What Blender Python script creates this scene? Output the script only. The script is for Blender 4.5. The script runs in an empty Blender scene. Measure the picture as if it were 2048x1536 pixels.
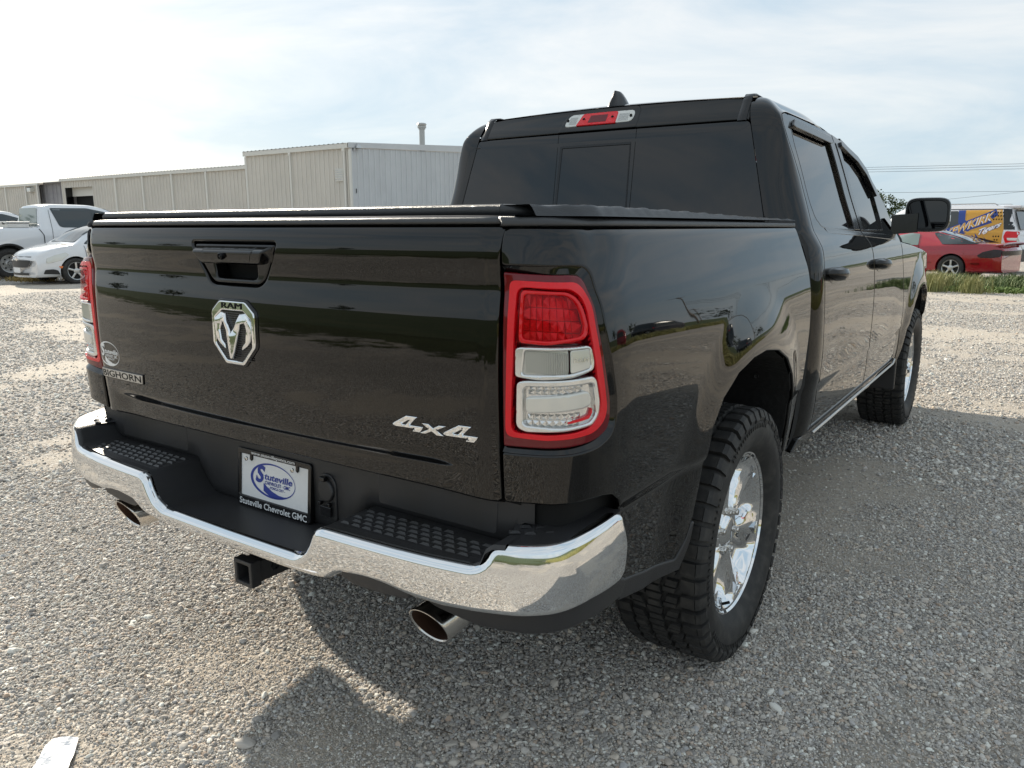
import bpy, bmesh, math, random
import numpy as np
from mathutils import Vector, Matrix
from mathutils.geometry import delaunay_2d_cdt
random.seed(7); RNG = np.random.default_rng(11)
R_ = math.radians
scene = bpy.context.scene
COL = scene.collection

# ------------------------------------------------------------------ camera, sky, sun, exposure
cam_d = bpy.data.cameras.new('camera'); cam = bpy.data.objects.new('camera', cam_d); COL.objects.link(cam)
cam.location = (1.7023, -1.2746, 1.3884)
cam_d.sensor_width = 36.0; cam_d.lens = 1540.3 / 2048 * 36.0
cam_d.clip_start = 0.05; cam_d.clip_end = 2000
_yaw, _pit, _rol = 0.60082, -0.20073, -0.00158
_f = Vector((-math.sin(_yaw)*math.cos(_pit), math.cos(_yaw)*math.cos(_pit), math.sin(_pit)))
_r0 = Vector((math.cos(_yaw), math.sin(_yaw), 0)); _u0 = _r0.cross(_f)
_r = _r0*math.cos(_rol) + _u0*math.sin(_rol); _u = -_r0*math.sin(_rol) + _u0*math.cos(_rol)
cam.rotation_euler = Matrix((( _r.x, _u.x, -_f.x), (_r.y, _u.y, -_f.y), (_r.z, _u.z, -_f.z))).to_euler()
scene.camera = cam

SUN_DIR = Vector((-0.92, 0.39, 0.0)).normalized() * math.cos(R_(26.5)) + Vector((0, 0, math.sin(R_(26.5))))
SUN_AZ = math.atan2(SUN_DIR.x, SUN_DIR.y)
world = bpy.data.worlds.new('World'); scene.world = world; world.use_nodes = True
wn = world.node_tree; wn.nodes.clear()
def wnode(t, **k):
    n = wn.nodes.new(t)
    for a, b in k.items(): setattr(n, a, b)
    return n
w_out = wnode('ShaderNodeOutputWorld'); w_bg = wnode('ShaderNodeBackground')
w_sky = wnode('ShaderNodeTexSky', sky_type='NISHITA', sun_disc=False, sun_elevation=R_(26.5), sun_rotation=SUN_AZ,
              air_density=1.0, dust_density=1.4, ozone_density=1.0, altitude=300)
w_bg.inputs['Strength'].default_value = 0.12
w_tc = wnode('ShaderNodeTexCoord'); w_map = wnode('ShaderNodeMapping')
w_map.inputs['Scale'].default_value = (1.0, 1.0, 3.6)
w_map.inputs['Location'].default_value = (3.1, 1.3, 0.4)
w_n1 = wnode('ShaderNodeTexNoise'); w_n1.inputs['Scale'].default_value = 2.4; w_n1.inputs['Detail'].default_value = 9; w_n1.inputs['Roughness'].default_value = 0.58
w_n1.inputs['Distortion'].default_value = 0.6
w_r1 = wnode('ShaderNodeMapRange'); w_r1.inputs[1].default_value = 0.36; w_r1.inputs[2].default_value = 0.66
w_cl = wnode('ShaderNodeMix', data_type='RGBA')            # thin blue-grey veil to white cloud
w_cl.inputs[6].default_value = (2.45, 3.15, 3.70, 1); w_cl.inputs[7].default_value = (4.15, 4.28, 4.28, 1)
w_mix = wnode('ShaderNodeMix', data_type='RGBA'); w_mix.inputs[0].default_value = 0.90
wn.links.new(w_tc.outputs['Generated'], w_map.inputs['Vector']); wn.links.new(w_map.outputs[0], w_n1.inputs['Vector'])
wn.links.new(w_n1.outputs[0], w_r1.inputs[0]); wn.links.new(w_r1.outputs[0], w_cl.inputs[0]); wn.links.new(w_cl.outputs[2], w_mix.inputs[7])
wn.links.new(w_sky.outputs[0], w_mix.inputs[6]); wn.links.new(w_mix.outputs[2], w_bg.inputs[0])
wn.links.new(w_bg.outputs[0], w_out.inputs[0])

sun_d = bpy.data.lights.new('sun', 'SUN'); sun_d.energy = 4.3; sun_d.angle = R_(0.9); sun_d.color = (1.0, 0.91, 0.77)
sun = bpy.data.objects.new('sun', sun_d); COL.objects.link(sun)
sun.rotation_euler = (-SUN_DIR).to_track_quat('-Z', 'Y').to_euler(); sun.location = (-20, 8, 14)
vs = scene.view_settings; scene.display_settings.display_device = 'sRGB'
vs.view_transform = 'Standard'; vs.look = 'None'; vs.gamma = 1; vs.use_curve_mapping = False
vs.exposure = 0.82
scene.cycles.max_bounces = 8; scene.cycles.glossy_bounces = 5; scene.cycles.transparent_max_bounces = 8
scene.cycles.caustics_reflective = False; scene.cycles.caustics_refractive = False

# ------------------------------------------------------------------ materials
def mat(name, col, rough=0.5, metal=0.0, coat=0.0, bump=None, var=None, ior=1.5, spec=None, trans=0.0, emit=None, sheen=0):
    """bump=(scale, distance, detail); var=(scale, col2, lo, hi): second colour by noise"""
    m = bpy.data.materials.new(name); m.use_nodes = True
    nt = m.node_tree; b = nt.nodes['Principled BSDF']
    b.inputs['Base Color'].default_value = (*col, 1); b.inputs['Roughness'].default_value = rough
    b.inputs['Metallic'].default_value = metal; b.inputs['IOR'].default_value = ior
    b.inputs['Coat Weight'].default_value = coat; b.inputs['Coat Roughness'].default_value = 0.02
    b.inputs['Transmission Weight'].default_value = trans
    if spec is not None: b.inputs['Specular IOR Level'].default_value = spec
    tc = nt.nodes.new('ShaderNodeTexCoord')
    if bump:
        n = nt.nodes.new('ShaderNodeTexNoise'); n.inputs['Scale'].default_value = bump[0]; n.inputs['Detail'].default_value = bump[2] if len(bump) > 2 else 2
        bp = nt.nodes.new('ShaderNodeBump'); bp.inputs['Distance'].default_value = bump[1]; bp.inputs['Strength'].default_value = 1
        nt.links.new(tc.outputs['Object'], n.inputs['Vector']); nt.links.new(n.outputs[0], bp.inputs['Height'])
        nt.links.new(bp.outputs[0], b.inputs['Normal'])
        if coat: nt.links.new(bp.outputs[0], b.inputs['Coat Normal'])
    if var:
        n = nt.nodes.new('ShaderNodeTexNoise'); n.inputs['Scale'].default_value = var[0]; n.inputs['Detail'].default_value = 6
        mr = nt.nodes.new('ShaderNodeMapRange'); mr.inputs[1].default_value = var[2]; mr.inputs[2].default_value = var[3]
        mx = nt.nodes.new('ShaderNodeMix'); mx.data_type = 'RGBA'
        mx.inputs[6].default_value = (*col, 1); mx.inputs[7].default_value = (*var[1], 1)
        nt.links.new(tc.outputs['Object'], n.inputs['Vector']); nt.links.new(n.outputs[0], mr.inputs[0])
        nt.links.new(mr.outputs[0], mx.inputs[0]); nt.links.new(mx.outputs[2], b.inputs['Base Color'])
    return m
M = {}
M['paint'] = mat('black_paint', (0.0022, 0.0019, 0.0017), 0.02, bump=(7, 0.00035, 1), ior=1.53)
M['chrome'] = mat('chrome', (0.80, 0.81, 0.82), 0.035, 1.0, bump=(9, 0.0003, 1))
M['dull_chrome'] = mat('dull_chrome', (0.62, 0.60, 0.57), 0.16, 1.0, bump=(60, 0.0003))
M['plastic'] = mat('black_plastic', (0.027, 0.027, 0.029), 0.42, bump=(900, 0.0004), var=(8, (0.024, 0.023, 0.022), 0.4, 0.75))
M['cap'] = mat('grained_cap', (0.040, 0.041, 0.044), 0.40, bump=(700, 0.0006))
M['vinyl'] = mat('tonneau_vinyl', (0.030, 0.031, 0.034), 0.40, bump=(350, 0.0012, 4))
M['rubber'] = mat('tyre_rubber', (0.019, 0.0185, 0.018), 0.66, bump=(300, 0.0008), var=(26, (0.055, 0.051, 0.046), 0.45, 0.8))
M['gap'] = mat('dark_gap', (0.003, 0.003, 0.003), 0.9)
M['liner'] = mat('wheel_liner', (0.008, 0.008, 0.008), 0.8, bump=(60, 0.004))
M['glass'] = mat('tinted_glass', (0.002, 0.0024, 0.0035), 0.008, ior=1.6)
M['gloss'] = mat('gloss_black_trim', (0.005, 0.005, 0.006), 0.16)
M['lampdark'] = mat('lamp_dark_red', (0.13, 0.0012, 0.006), 0.04)
M['redglass'] = mat('red_lens_glass', (0.45, 0.002, 0.006), 0.02); M['redglass'].node_tree.nodes['Principled BSDF'].inputs['Alpha'].default_value = 0.30
M['redfacet'] = mat('red_reflector', (0.88, 0.006, 0.016), 0.22, 0.35)
M['lampred'] = mat('lamp_red', (0.66, 0.003, 0.008), 0.05, bump=(26, 0.005))
M['reflex'] = mat('lamp_red_reflex', (0.80, 0.004, 0.012), 0.10, bump=(900, 0.0012))
M['clear'] = mat('lamp_clear', (0.66, 0.65, 0.60), 0.15, 0.25, coat=1.0)
M['silver'] = mat('lamp_silver', (0.74, 0.74, 0.73), 0.14, 0.75)
M['amber'] = mat('amber_lens', (0.75, 0.16, 0.01), 0.1, coat=1)
M['white'] = mat('white_plate', (0.78, 0.79, 0.80), 0.3)
M['blue'] = mat('blue_print', (0.02, 0.045, 0.30), 0.4)
M['whitepaint'] = mat('white_paint', (0.74, 0.75, 0.77), 0.12, coat=1.0)
M['redpaint'] = mat('red_paint', (0.34, 0.005, 0.016), 0.14, coat=1.0)
M['steel'] = mat('wheel_steel', (0.55, 0.55, 0.54), 0.28, 0.9)
M['carglass'] = mat('car_glass', (0.03, 0.04, 0.045), 0.03, coat=0.5)
M['rust'] = mat('sooty_pipe', (0.05, 0.022, 0.010), 0.8, bump=(60, .002))

# ------------------------------------------------------------------ object helpers
def link(name, me, material=None, parent=None):
    o = bpy.data.objects.new(name, me); COL.objects.link(o)
    if material is not None and me is not None: me.materials.append(material)
    if parent is not None: o.parent = parent
    return o
def tag(o, label=None, cat=None, group=None, kind=None):
    if label: o['label'] = label
    if cat: o['category'] = cat
    if group: o['group'] = group
    if kind: o['kind'] = kind
    return o
def empty(name, label, cat, loc=(0, 0, 0), rz=0, group=None):
    o = bpy.data.objects.new(name, None); COL.objects.link(o); o.location = loc; o.rotation_euler = (0, 0, rz)
    o.empty_display_size = 0.3
    return tag(o, label, cat, group)
def part(name, parent, material, verts, faces, smooth=False, label=None, normals=None):
    me = bpy.data.meshes.new(name); me.from_pydata([tuple(map(float, v)) for v in verts], [], [tuple(map(int, f)) for f in faces]); me.update()
    if smooth: me.polygons.foreach_set('use_smooth', [True]*len(me.polygons))
    if normals is not None: me.normals_split_custom_set_from_vertices([tuple(map(float, n)) for n in normals])
    o = link(name, me, material, parent)
    if label: o['label'] = label
    return o
class MB:
    """collects simple solids into one mesh"""
    def __init__(s): s.v = []; s.f = []
    def add(s, v, f):
        k = len(s.v); s.v += [tuple(map(float, p)) for p in v]; s.f += [tuple(int(i)+k for i in q) for q in f]; return s
    def box(s, c, d, rz=0, bev=0.0):
        x, y, z = d[0]/2, d[1]/2, d[2]/2; cs, sn = math.cos(rz), math.sin(rz)
        v = [(sx*x, sy*y, sz*z) for sx in (-1, 1) for sy in (-1, 1) for sz in (-1, 1)]
        v = [(c[0]+p[0]*cs-p[1]*sn, c[1]+p[0]*sn+p[1]*cs, c[2]+p[2]) for p in v]
        return s.add(v, [(0,1,3,2),(4,6,7,5),(0,4,5,1),(2,3,7,6),(0,2,6,4),(1,5,7,3)])
    def tube(s, pts, r, n=10, cap=True):
        P = [Vector(p) for p in pts]; rings = []
        rr = r if isinstance(r, (list, tuple)) else [r]*len(P)
        up = Vector((0, 0, 1))
        for i, p in enumerate(P):
            t = (P[min(i+1, len(P)-1)] - P[max(i-1, 0)]).normalized()
            a = t.cross(up if abs(t.z) < 0.95 else Vector((1, 0, 0))).normalized(); b = t.cross(a)
            rings.append([p + (a*math.cos(2*math.pi*k/n) + b*math.sin(2*math.pi*k/n))*rr[i] for k in range(n)])
        v = [q for r_ in rings for q in r_]; f = []
        for i in range(len(P)-1):
            for k in range(n):
                f.append((i*n+k, i*n+(k+1) % n, (i+1)*n+(k+1) % n, (i+1)*n+k))
        if cap: f += [tuple(range(n))[::-1], tuple(range((len(P)-1)*n, len(P)*n))]
        return s.add(v, f)
    def lathe(s, prof, n=48, axis='x', c=(0, 0, 0)):
        """prof: list of (a along axis, radius)"""
        v = []; f = []
        for a, r in prof:
            for k in range(n):
                t = 2*math.pi*k/n
                if axis == 'x': v.append((c[0]+a, c[1]+r*math.cos(t), c[2]+r*math.sin(t)))
                elif axis == 'y': v.append((c[0]+r*math.cos(t), c[1]+a, c[2]+r*math.sin(t)))
                else: v.append((c[0]+r*math.cos(t), c[1]+r*math.sin(t), c[2]+a))
        for i in range(len(prof)-1):
            for k in range(n): f.append((i*n+k, i*n+(k+1) % n, (i+1)*n+(k+1) % n, (i+1)*n+k))
        return s.add(v, f)
    def grid(s, G, close=False):
        """G: rows x cols x 3 array"""
        G = np.asarray(G); a, b = G.shape[:2]; f = []
        for i in range(a-1):
            for j in range(b-1 if not close else b):
                f.append((i*b+j, i*b+(j+1) % b, (i+1)*b+(j+1) % b, (i+1)*b+j))
        return s.add(G.reshape(-1, 3), f)
    def build(s, name, material, parent=None, smooth=False, label=None, bevel=0, fix=True, angle=None, kind=None):
        me = bpy.data.meshes.new(name); me.from_pydata(s.v, [], s.f); me.update()
        if fix:
            bm = bmesh.new(); bm.from_mesh(me); bmesh.ops.recalc_face_normals(bm, faces=bm.faces)
            if bevel: bmesh.ops.bevel(bm, geom=list(bm.edges), offset=bevel, segments=2, affect='EDGES', profile=0.5)
            bm.to_mesh(me); bm.free()
        if smooth: 
            me.polygons.foreach_set('use_smooth', [True]*len(me.polygons))
            me.set_sharp_from_angle(angle=R_(angle or 40))
        o = link(name, me, material, parent)
        if label: o['label'] = label
        if kind: o['kind'] = kind
        return o

# ------------------------------------------------------------------ curve and surface helpers
def spline(xk, yk):
    """monotone (PCHIP-like) interpolation, flat outside"""
    xk = np.asarray(xk, float); yk = np.asarray(yk, float); h = np.diff(xk); d = np.diff(yk)/h
    m = np.zeros_like(yk); m[0] = d[0]; m[-1] = d[-1]
    for i in range(1, len(xk)-1):
        if d[i-1]*d[i] > 0:
            w1 = 2*h[i]+h[i-1]; w2 = h[i]+2*h[i-1]; m[i] = (w1+w2)/(w1/d[i-1]+w2/d[i])
    def f(x):
        x = np.clip(np.asarray(x, float), xk[0], xk[-1]); i = np.clip(np.searchsorted(xk, x)-1, 0, len(h)-1)
        t = (x-xk[i])/h[i]
        return yk[i]*(1+2*t)*(1-t)**2 + m[i]*h[i]*t*(1-t)**2 + yk[i+1]*t*t*(3-2*t) + m[i+1]*h[i]*t*t*(t-1)
    return f
def smstep(a, b, x):
    t = np.clip((np.asarray(x, float)-a)/(b-a), 0, 1); return t*t*(3-2*t)
def plan_curve(pts, n=400):
    """Catmull-Rom through plan points, by arc length -> (fx, fy, length)"""
    P = np.asarray(pts, float); Q = [2*P[0]-P[1]] + list(P) + [2*P[-1]-P[-2]]; out = []
    for i in range(1, len(Q)-2):
        for t in np.linspace(0, 1, 24, endpoint=False):
            a, b, c, d = Q[i-1], Q[i], Q[i+1], Q[i+2]
            out.append(0.5*(2*b+(c-a)*t+(2*a-5*b+4*c-d)*t*t+(3*b-a-3*c+d)*t**3))
    out = np.array(out + [P[-1]]); s = np.concatenate([[0], np.cumsum(np.hypot(*np.diff(out, axis=0).T))])
    return (lambda q: np.interp(q, s, out[:, 0])), (lambda q: np.interp(q, s, out[:, 1])), s[-1]
def rnd(poly, r, n=5):
    """round polygon corners; r scalar or per-vertex list"""
    P = [np.array(p, float) for p in poly]; out = []
    for i, p in enumerate(P):
        ri = r[i] if isinstance(r, (list, tuple)) else r
        a = P[i-1]-p; b = P[(i+1) % len(P)]-p; la, lb = np.linalg.norm(a), np.linalg.norm(b)
        if ri <= 0: out.append(p); continue
        k = min(ri, la*0.49, lb*0.49); a = p+a/la*k; b = p+b/lb*k
        for t in np.linspace(0, 1, n+1): out.append((1-t)**2*a+2*t*(1-t)*p+t*t*b)
    return [tuple(q) for q in out]
def resample(loop, step):
    out = []
    for i, p in enumerate(loop):
        q = loop[(i+1) % len(loop)]; L = math.hypot(q[0]-p[0], q[1]-p[1])
        if L < 1e-7: continue
        n = max(1, int(math.ceil(L/step)))
        for k in range(n): out.append((p[0]+(q[0]-p[0])*k/n, p[1]+(q[1]-p[1])*k/n))
    return out
def orient(loop, ccw=True):
    a = sum(loop[i-1][0]*loop[i][1]-loop[i][0]*loop[i-1][1] for i in range(len(loop)))
    return loop if (a > 0) == ccw else loop[::-1]
def dist_loops(P, loops):
    """distance and unit inward direction from nearest boundary point; loops oriented so that the inside is on the left"""
    A = np.concatenate([np.asarray(l) for l in loops]); B = np.concatenate([np.roll(np.asarray(l), -1, axis=0) for l in loops])
    D = B-A; L2 = np.maximum((D**2).sum(1), 1e-16); n = len(P); dist = np.empty(n); G = np.empty((n, 2))
    NL = np.stack([-D[:, 1], D[:, 0]], 1)/np.sqrt(L2)[:, None]
    for k in range(0, n, 2000):
        p = P[k:k+2000]; t = np.clip(((p[:, None]-A)*D).sum(2)/L2, 0, 1); q = A+t[..., None]*D
        v = p[:, None]-q; d = np.sqrt((v**2).sum(2)); j = d.argmin(1); r = np.arange(len(p)); dist[k:k+2000] = d[r, j]
        g = v[r, j]/np.maximum(d[r, j], 1e-9)[:, None]; small = d[r, j] < 1e-6; g[small] = NL[j[small]]; G[k:k+2000] = g
    return dist, G
def inside(P, loops):
    P = np.asarray(P); c = np.zeros(len(P), bool)
    for l in loops:
        A = np.asarray(l); B = np.roll(A, -1, axis=0)
        for a, b in zip(A, B):
            m = (a[1] > P[:, 1]) != (b[1] > P[:, 1])
            if m.any():
                xx = a[0]+(P[:, 1]-a[1])*(b[0]-a[0])/((b[1]-a[1]) or 1e-12); c ^= m & (P[:, 0] < xx)
    return c
def panel(name, parent, material, outline, fn, step=0.03, r=0.005, depth=0.02, holes=(), sx=1, bstep=None, label=None, lift=0.0, dish=None):
    """A sheet with rolled edges: outline in the surface's own 2D coordinates, fn maps (a, b) arrays to xyz (outward = dP/da x dP/db)"""
    bs = bstep or (min(step, max(r*2.2, .007)) if r > 0 and step < .08 else step)
    loops = [orient(resample(list(outline), bs), True)] + [orient(resample(list(h), bs), False) for h in holes]
    A = np.concatenate([np.asarray(l) for l in loops]); lo = A.min(0); hi = A.max(0)
    extra = []
    rings = [r*q for q in (0.12, 0.35, 0.65, 1.0)] if r > 0 else []
    for l in loops:
        l = np.asarray(l); t = np.roll(l, -1, axis=0)-np.roll(l, 1, axis=0); t /= np.maximum(np.linalg.norm(t, axis=1), 1e-9)[:, None]
        nrm = np.stack([-t[:, 1], t[:, 0]], 1)
        for q in rings: extra.append(l+nrm*q)
    gx = np.arange(lo[0]+step/2, hi[0], step); gy = np.arange(lo[1]+step/2, hi[1], step)
    if len(gx) and len(gy):
        g = np.stack(np.meshgrid(gx, gy), -1).reshape(-1, 2)
        g[:, 0] += (np.round((g[:, 1]-lo[1])/step).astype(int) % 2)*step*0.25
        dg, _ = dist_loops(g, loops); g = g[inside(g, loops) & (dg > max(r*1.3, step*0.4))]
    else: g = np.zeros((0, 2))
    ex = np.zeros((0, 2))
    if extra:
        cand = []; 
        for i, e in enumerate(extra):
            q = rings[i % len(rings)]; d_, _ = dist_loops(e, loops); cand.append(e[inside(e, loops) & (d_ > q*0.85)])
        ex = np.concatenate(cand)
    P2 = np.concatenate([A, ex, g]); edges = []; k = 0
    for l in loops:
        n = len(l); edges += [(k+i, k+(i+1) % n) for i in range(n)]; k += n
    nb = len(A)
    vo, eo, fo, vi, _, _ = delaunay_2d_cdt([Vector(p) for p in P2], edges, [], 0, 1e-7)
    V2 = np.array([(p.x, p.y) for p in vo]); T = np.array([f for f in fo if len(f) == 3])
    cen = V2[T].mean(1); T = T[inside(cen, loops)]
    a2 = V2[T]; ar = (a2[:, 1, 0]-a2[:, 0, 0])*(a2[:, 2, 1]-a2[:, 0, 1])-(a2[:, 1, 1]-a2[:, 0, 1])*(a2[:, 2, 0]-a2[:, 0, 0])
    T = T[np.abs(ar) > 1e-10]; ar = ar[np.abs(ar) > 1e-10]; T[ar < 0] = T[ar < 0][:, ::-1]
    first = {}
    for i, ids in enumerate(vi):
        for j in ids: first[j] = i
    d, G = dist_loops(V2, loops)
    h = 2e-4; a, b = V2[:, 0], V2[:, 1]
    P = np.asarray(fn(a, b)); Pa = (fn(a+h, b)-fn(a-h, b))/(2*h); Pb = (fn(a, b+h)-fn(a, b-h))/(2*h)
    N = np.cross(Pa, Pb); N /= np.maximum(np.linalg.norm(N, axis=1), 1e-12)[:, None]
    Tn = Pa*G[:, :1]+Pb*G[:, 1:]; Tn -= N*(Tn*N).sum(1)[:, None]; Tn /= np.maximum(np.linalg.norm(Tn, axis=1), 1e-12)[:, None]
    if r > 0:
        u = np.clip(1-d/r, 0, 1); off = r*(1-np.sqrt(np.maximum(1-u*u, 0))); kk = np.minimum(u, 0.999)
    else: off = np.zeros(len(d)); kk = np.zeros(len(d))
    P = P+N*(lift-off)[:, None]; NN = N*np.sqrt(1-kk*kk)[:, None]-Tn*kk[:, None]
    verts = list(P); norms = list(NN); faces = [tuple(t) for t in T]
    if depth > 0:
        k = 0
        for l in loops:
            n = len(l); ids = [first.get(k+i, k+i) for i in range(n)]; base = len(verts)
            for i in ids: verts.append(P[i]); norms.append(-Tn[i])
            for i in ids: verts.append(P[i]-N[i]*depth); norms.append(-Tn[i])
            for i in range(n):
                j = (i+1) % n; faces.append((base+i, base+n+i, base+n+j, base+j))
            k += n
    verts = np.array(verts); norms = np.array(norms)
    if sx < 0: verts[:, 0] *= -1; norms[:, 0] *= -1; faces = [f[::-1] for f in faces]
    return part(name, parent, material, verts, faces, True, label, norms)
def flat(origin, ax, bx):
    """planar surface: origin + a*ax + b*bx"""
    o = np.array(origin, float); u = np.array(ax, float); v = np.array(bx, float)
    return lambda a, b: o+np.asarray(a)[..., None]*u+np.asarray(b)[..., None]*v
def text_polys(body, size=1.0, bold=0.0, ext=0.0):
    cu = bpy.data.curves.new('text_curve', 'FONT'); cu.body = body; cu.size = size; cu.offset = bold; cu.align_x = 'CENTER'; cu.resolution_u = 4
    o = bpy.data.objects.new('text_tmp', cu); COL.objects.link(o)
    dg = bpy.context.evaluated_depsgraph_get(); me = bpy.data.meshes.new_from_object(o.evaluated_get(dg))
    v = np.array([tuple(p.co) for p in me.vertices]); f = [tuple(p.vertices) for p in me.polygons]
    bpy.data.objects.remove(o); bpy.data.curves.remove(cu); bpy.data.meshes.remove(me)
    return v, f
def lettering(name, parent, material, body, fn, center, width, height, bold=0.0, lift=0.0012, sx=1, shear=0.0, slope=0.0, label=None):
    """text as thin raised letters on surface fn(a, b); width/height of the whole word in surface units"""
    v, f = text_polys(body, 1.0, bold); lo = v.min(0); hi = v.max(0)
    x = (v[:, 0]-(lo[0]+hi[0])/2)/(hi[0]-lo[0])*width; y = (v[:, 1]-(lo[1]+hi[1])/2)/(hi[1]-lo[1])*height
    a = center[0]+x+shear*y; b = center[1]+y+slope*x; h = 2e-4
    P = fn(a, b); N = np.cross(fn(a+h, b)-fn(a-h, b), fn(a, b+h)-fn(a, b-h)); N /= np.linalg.norm(N, axis=1)[:, None]
    n = len(P); me = bpy.data.meshes.new(name); me.from_pydata([tuple(p) for p in P+N*lift], [], f); me.update()
    o = link(name, me, material, parent)
    bm = bmesh.new(); bm.from_mesh(me)
    if bm.faces and sum((fc.normal.dot(Vector(N.mean(0))) for fc in bm.faces)) < 0: bmesh.ops.reverse_faces(bm, faces=bm.faces)
    r = bmesh.ops.extrude_face_region(bm, geom=list(bm.faces)); nv = [q for q in r['geom'] if isinstance(q, bmesh.types.BMVert)]
    bmesh.ops.translate(bm, verts=nv, vec=Vector(N.mean(0))*min(lift*0.6, 0.0015)); bmesh.ops.recalc_face_normals(bm, faces=bm.faces)
    bm.to_mesh(me); bm.free()
    if label: o['label'] = label
    return o
def ellipse(cx, cy, rx, ry, n=40, rot=0.0):
    c, s = math.cos(rot), math.sin(rot)
    return [(cx+rx*math.cos(t)*c-ry*math.sin(t)*s, cy+rx*math.cos(t)*s+ry*math.sin(t)*c) for t in np.linspace(0, 2*math.pi, n, endpoint=False)]
# ------------------------------------------------------------------ surfaces of the black pickup (x right, y forward, z up; tailgate at y = 0)
# tailgate: outward lean of the skin in degrees by height (positive = faces up)
_tz = [.800, .815, .835, .850, .8600, .866,   .874, .884, .893, .906, .93, .98, 1.05, 1.12, 1.175, 1.198, 1.216, 1.235, 1.254, 1.266, 1.280, 1.300, 1.325, 1.337, 1.346, 1.360, 1.372, 1.380, 1.388, 1.395]
_tt = [-6, -3, -1, 1.5, 2.0, -4, -33, -33, -8, -4.5, -3.5, -2.0, -0.3, 0.9, 1.9, 3.0, 6.0, 8.0, 7.0, 0, -6.5, -7, -5, -1, 5, 8, 13, 20, 30, 40]
_tg_z = np.linspace(.79, 1.40, 1200); _tg_t = np.interp(_tg_z, _tz, _tt)
_ker = np.hanning(25); _ker /= _ker.sum(); _tg_t = np.convolve(np.pad(_tg_t, 12, 'edge'), _ker, 'valid')
_tg_soft = np.where(_tg_z < .915, np.interp(_tg_z, [.79, .915], [-4, -4]), _tg_t)
def _integ(t):
    o = -np.concatenate([[0], np.cumsum((np.tan(np.radians(t[1:]))+np.tan(np.radians(t[:-1])))/2*np.diff(_tg_z))])
    return o-np.interp(1.08, _tg_z, o)
_tg_o1 = _integ(_tg_t); _tg_o2 = _integ(_tg_soft)
def tailgate_s(x, z):
    x = np.asarray(x, float); z = np.asarray(z, float); k = 1-smstep(.60, .745, np.abs(x))
    o = np.interp(z, _tg_z, _tg_o1)*k+np.interp(z, _tg_z, _tg_o2)*(1-k)
    y = -o-.002-.046*(1-np.minimum((np.abs(x)/.8)**2.2, 1))+.010*smstep(.745, .80, np.abs(x))**1.5
    return np.stack([x, y, z], -1)
# bed side and rear corner
_cx, _cy, _CL = plan_curve([(.78, 0.003), (.80, 0.004), (.86, .006), (.91, .013), (.945, .030), (.968, .057), (.982, .092), (.990, .132), (.9945, .18), (.9965, .25), (.997, .5), (.997, 1.1), (.997, 1.74)])
_bx = spline([.48, .56, .70, .762, .772, .784, .794, .84, .92, 1.02, 1.12, 1.214, 1.305, 1.345, 1.370, 1.383, 1.392], [.944, .954, .968, .9725, .975, .9825, .984, .988, .993, .996, .9945, .983, .953, .938, .928, .921, .908])
ARCH = [(.56, .50), (.60, .56), (.622, .62), (.63, .70), (.637, .78), (.66, .86), (.72, .93), (.82, .985), (.94, 1.012), (1.06, 1.018), (1.2, 1.0), (1.33, .955), (1.43, .885), (1.49, .80), (1.53, .68), (1.545, .52)]
_ad = np.array(resample(ARCH[:-1]+ARCH[-1:], .03)); _ad = _ad[:np.argmin(np.abs(_ad-np.array(ARCH[-1])).sum(1))+1]
def bed_s(s, z):
    s = np.asarray(s, float)+.02; z = np.asarray(z, float); w = smstep(.04, .26, s)
    cx, cy = _cx(s), _cy(s)
    x = cx+w*(_bx(z)-.9965)
    y = cy+(1-smstep(.10, .24, s))*(-np.interp(z, _tg_z, _tg_o2)*.75)
    y = y+.50*smstep(1.255, 1.36, z)*np.clip(cx-.80, 0, .2)*(1-smstep(.35, 1.2, s))
    d = np.hypot(y-1.09, np.maximum(z-.56, 0))-.455
    fl = .026*(1-smstep(-.02, .20, d))*smstep(.28, .60, y)*(1-smstep(1.50, 1.74, y))
    fl = fl+.010*np.exp(-((y-1.0)/.55)**2)*smstep(.62, .8, z)*(1-smstep(1.05, 1.25, z))
    return np.stack([x+fl, y, z], -1)
# cab side
_sx = spline([.48, .565, .62, .70, .742, .752, .768, .80, .9, 1.05, 1.18, 1.25, 1.30, 1.345, 1.37, 1.415, 1.53, 1.63, 1.707, 1.79, 1.84, 1.865], [.950, .968, .976, .982, .984, .987, .993, .995, 1.0, .998, .992, .985, .972, .945, .929, .913, .874, .844, .820, .792, .772, .755])
FARCH = [(4.16, .52), (4.22, .66), (4.30, .80), (4.40, .90), (4.55, .975), (4.70, 1.0), (4.85, .995), (5.0, .95), (5.12, .86), (5.19, .74), (5.22, .6), (5.23, .5)]
_fd = np.array(resample(FARCH, .03)); _fd = _fd[:np.argmin(np.abs(_fd-np.array(FARCH[-1])).sum(1))+1]
def cab_s(y, z):
    y = np.asarray(y, float); z = np.asarray(z, float)
    x = _sx(z)-.10*smstep(4.9, 5.8, y)**1.4
    x = x-.012*np.exp(-((z-.86)/.14)**2)*smstep(1.95, 2.3, y)*(1-smstep(3.6, 4.0, y))*.6
    d = np.hypot(y-4.70, np.maximum(z-.55, 0))-.45
    x = x+.028*(1-smstep(0, .2, d))*smstep(3.95, 4.2, y)
    return np.stack([x, y, z], -1)
def cab_off(o):
    return lambda y, z: cab_s(y, z)+np.array([o, 0, 0])
# cab rear wall / glass
def rear_s(x, z):
    x = np.asarray(x, float); z = np.asarray(z, float)
    y = 1.812+(z-1.386)*.163+.030*(x/.75)**2+smstep(1.79, 1.93, z)*.055
    return np.stack([x, y, z], -1)
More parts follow.
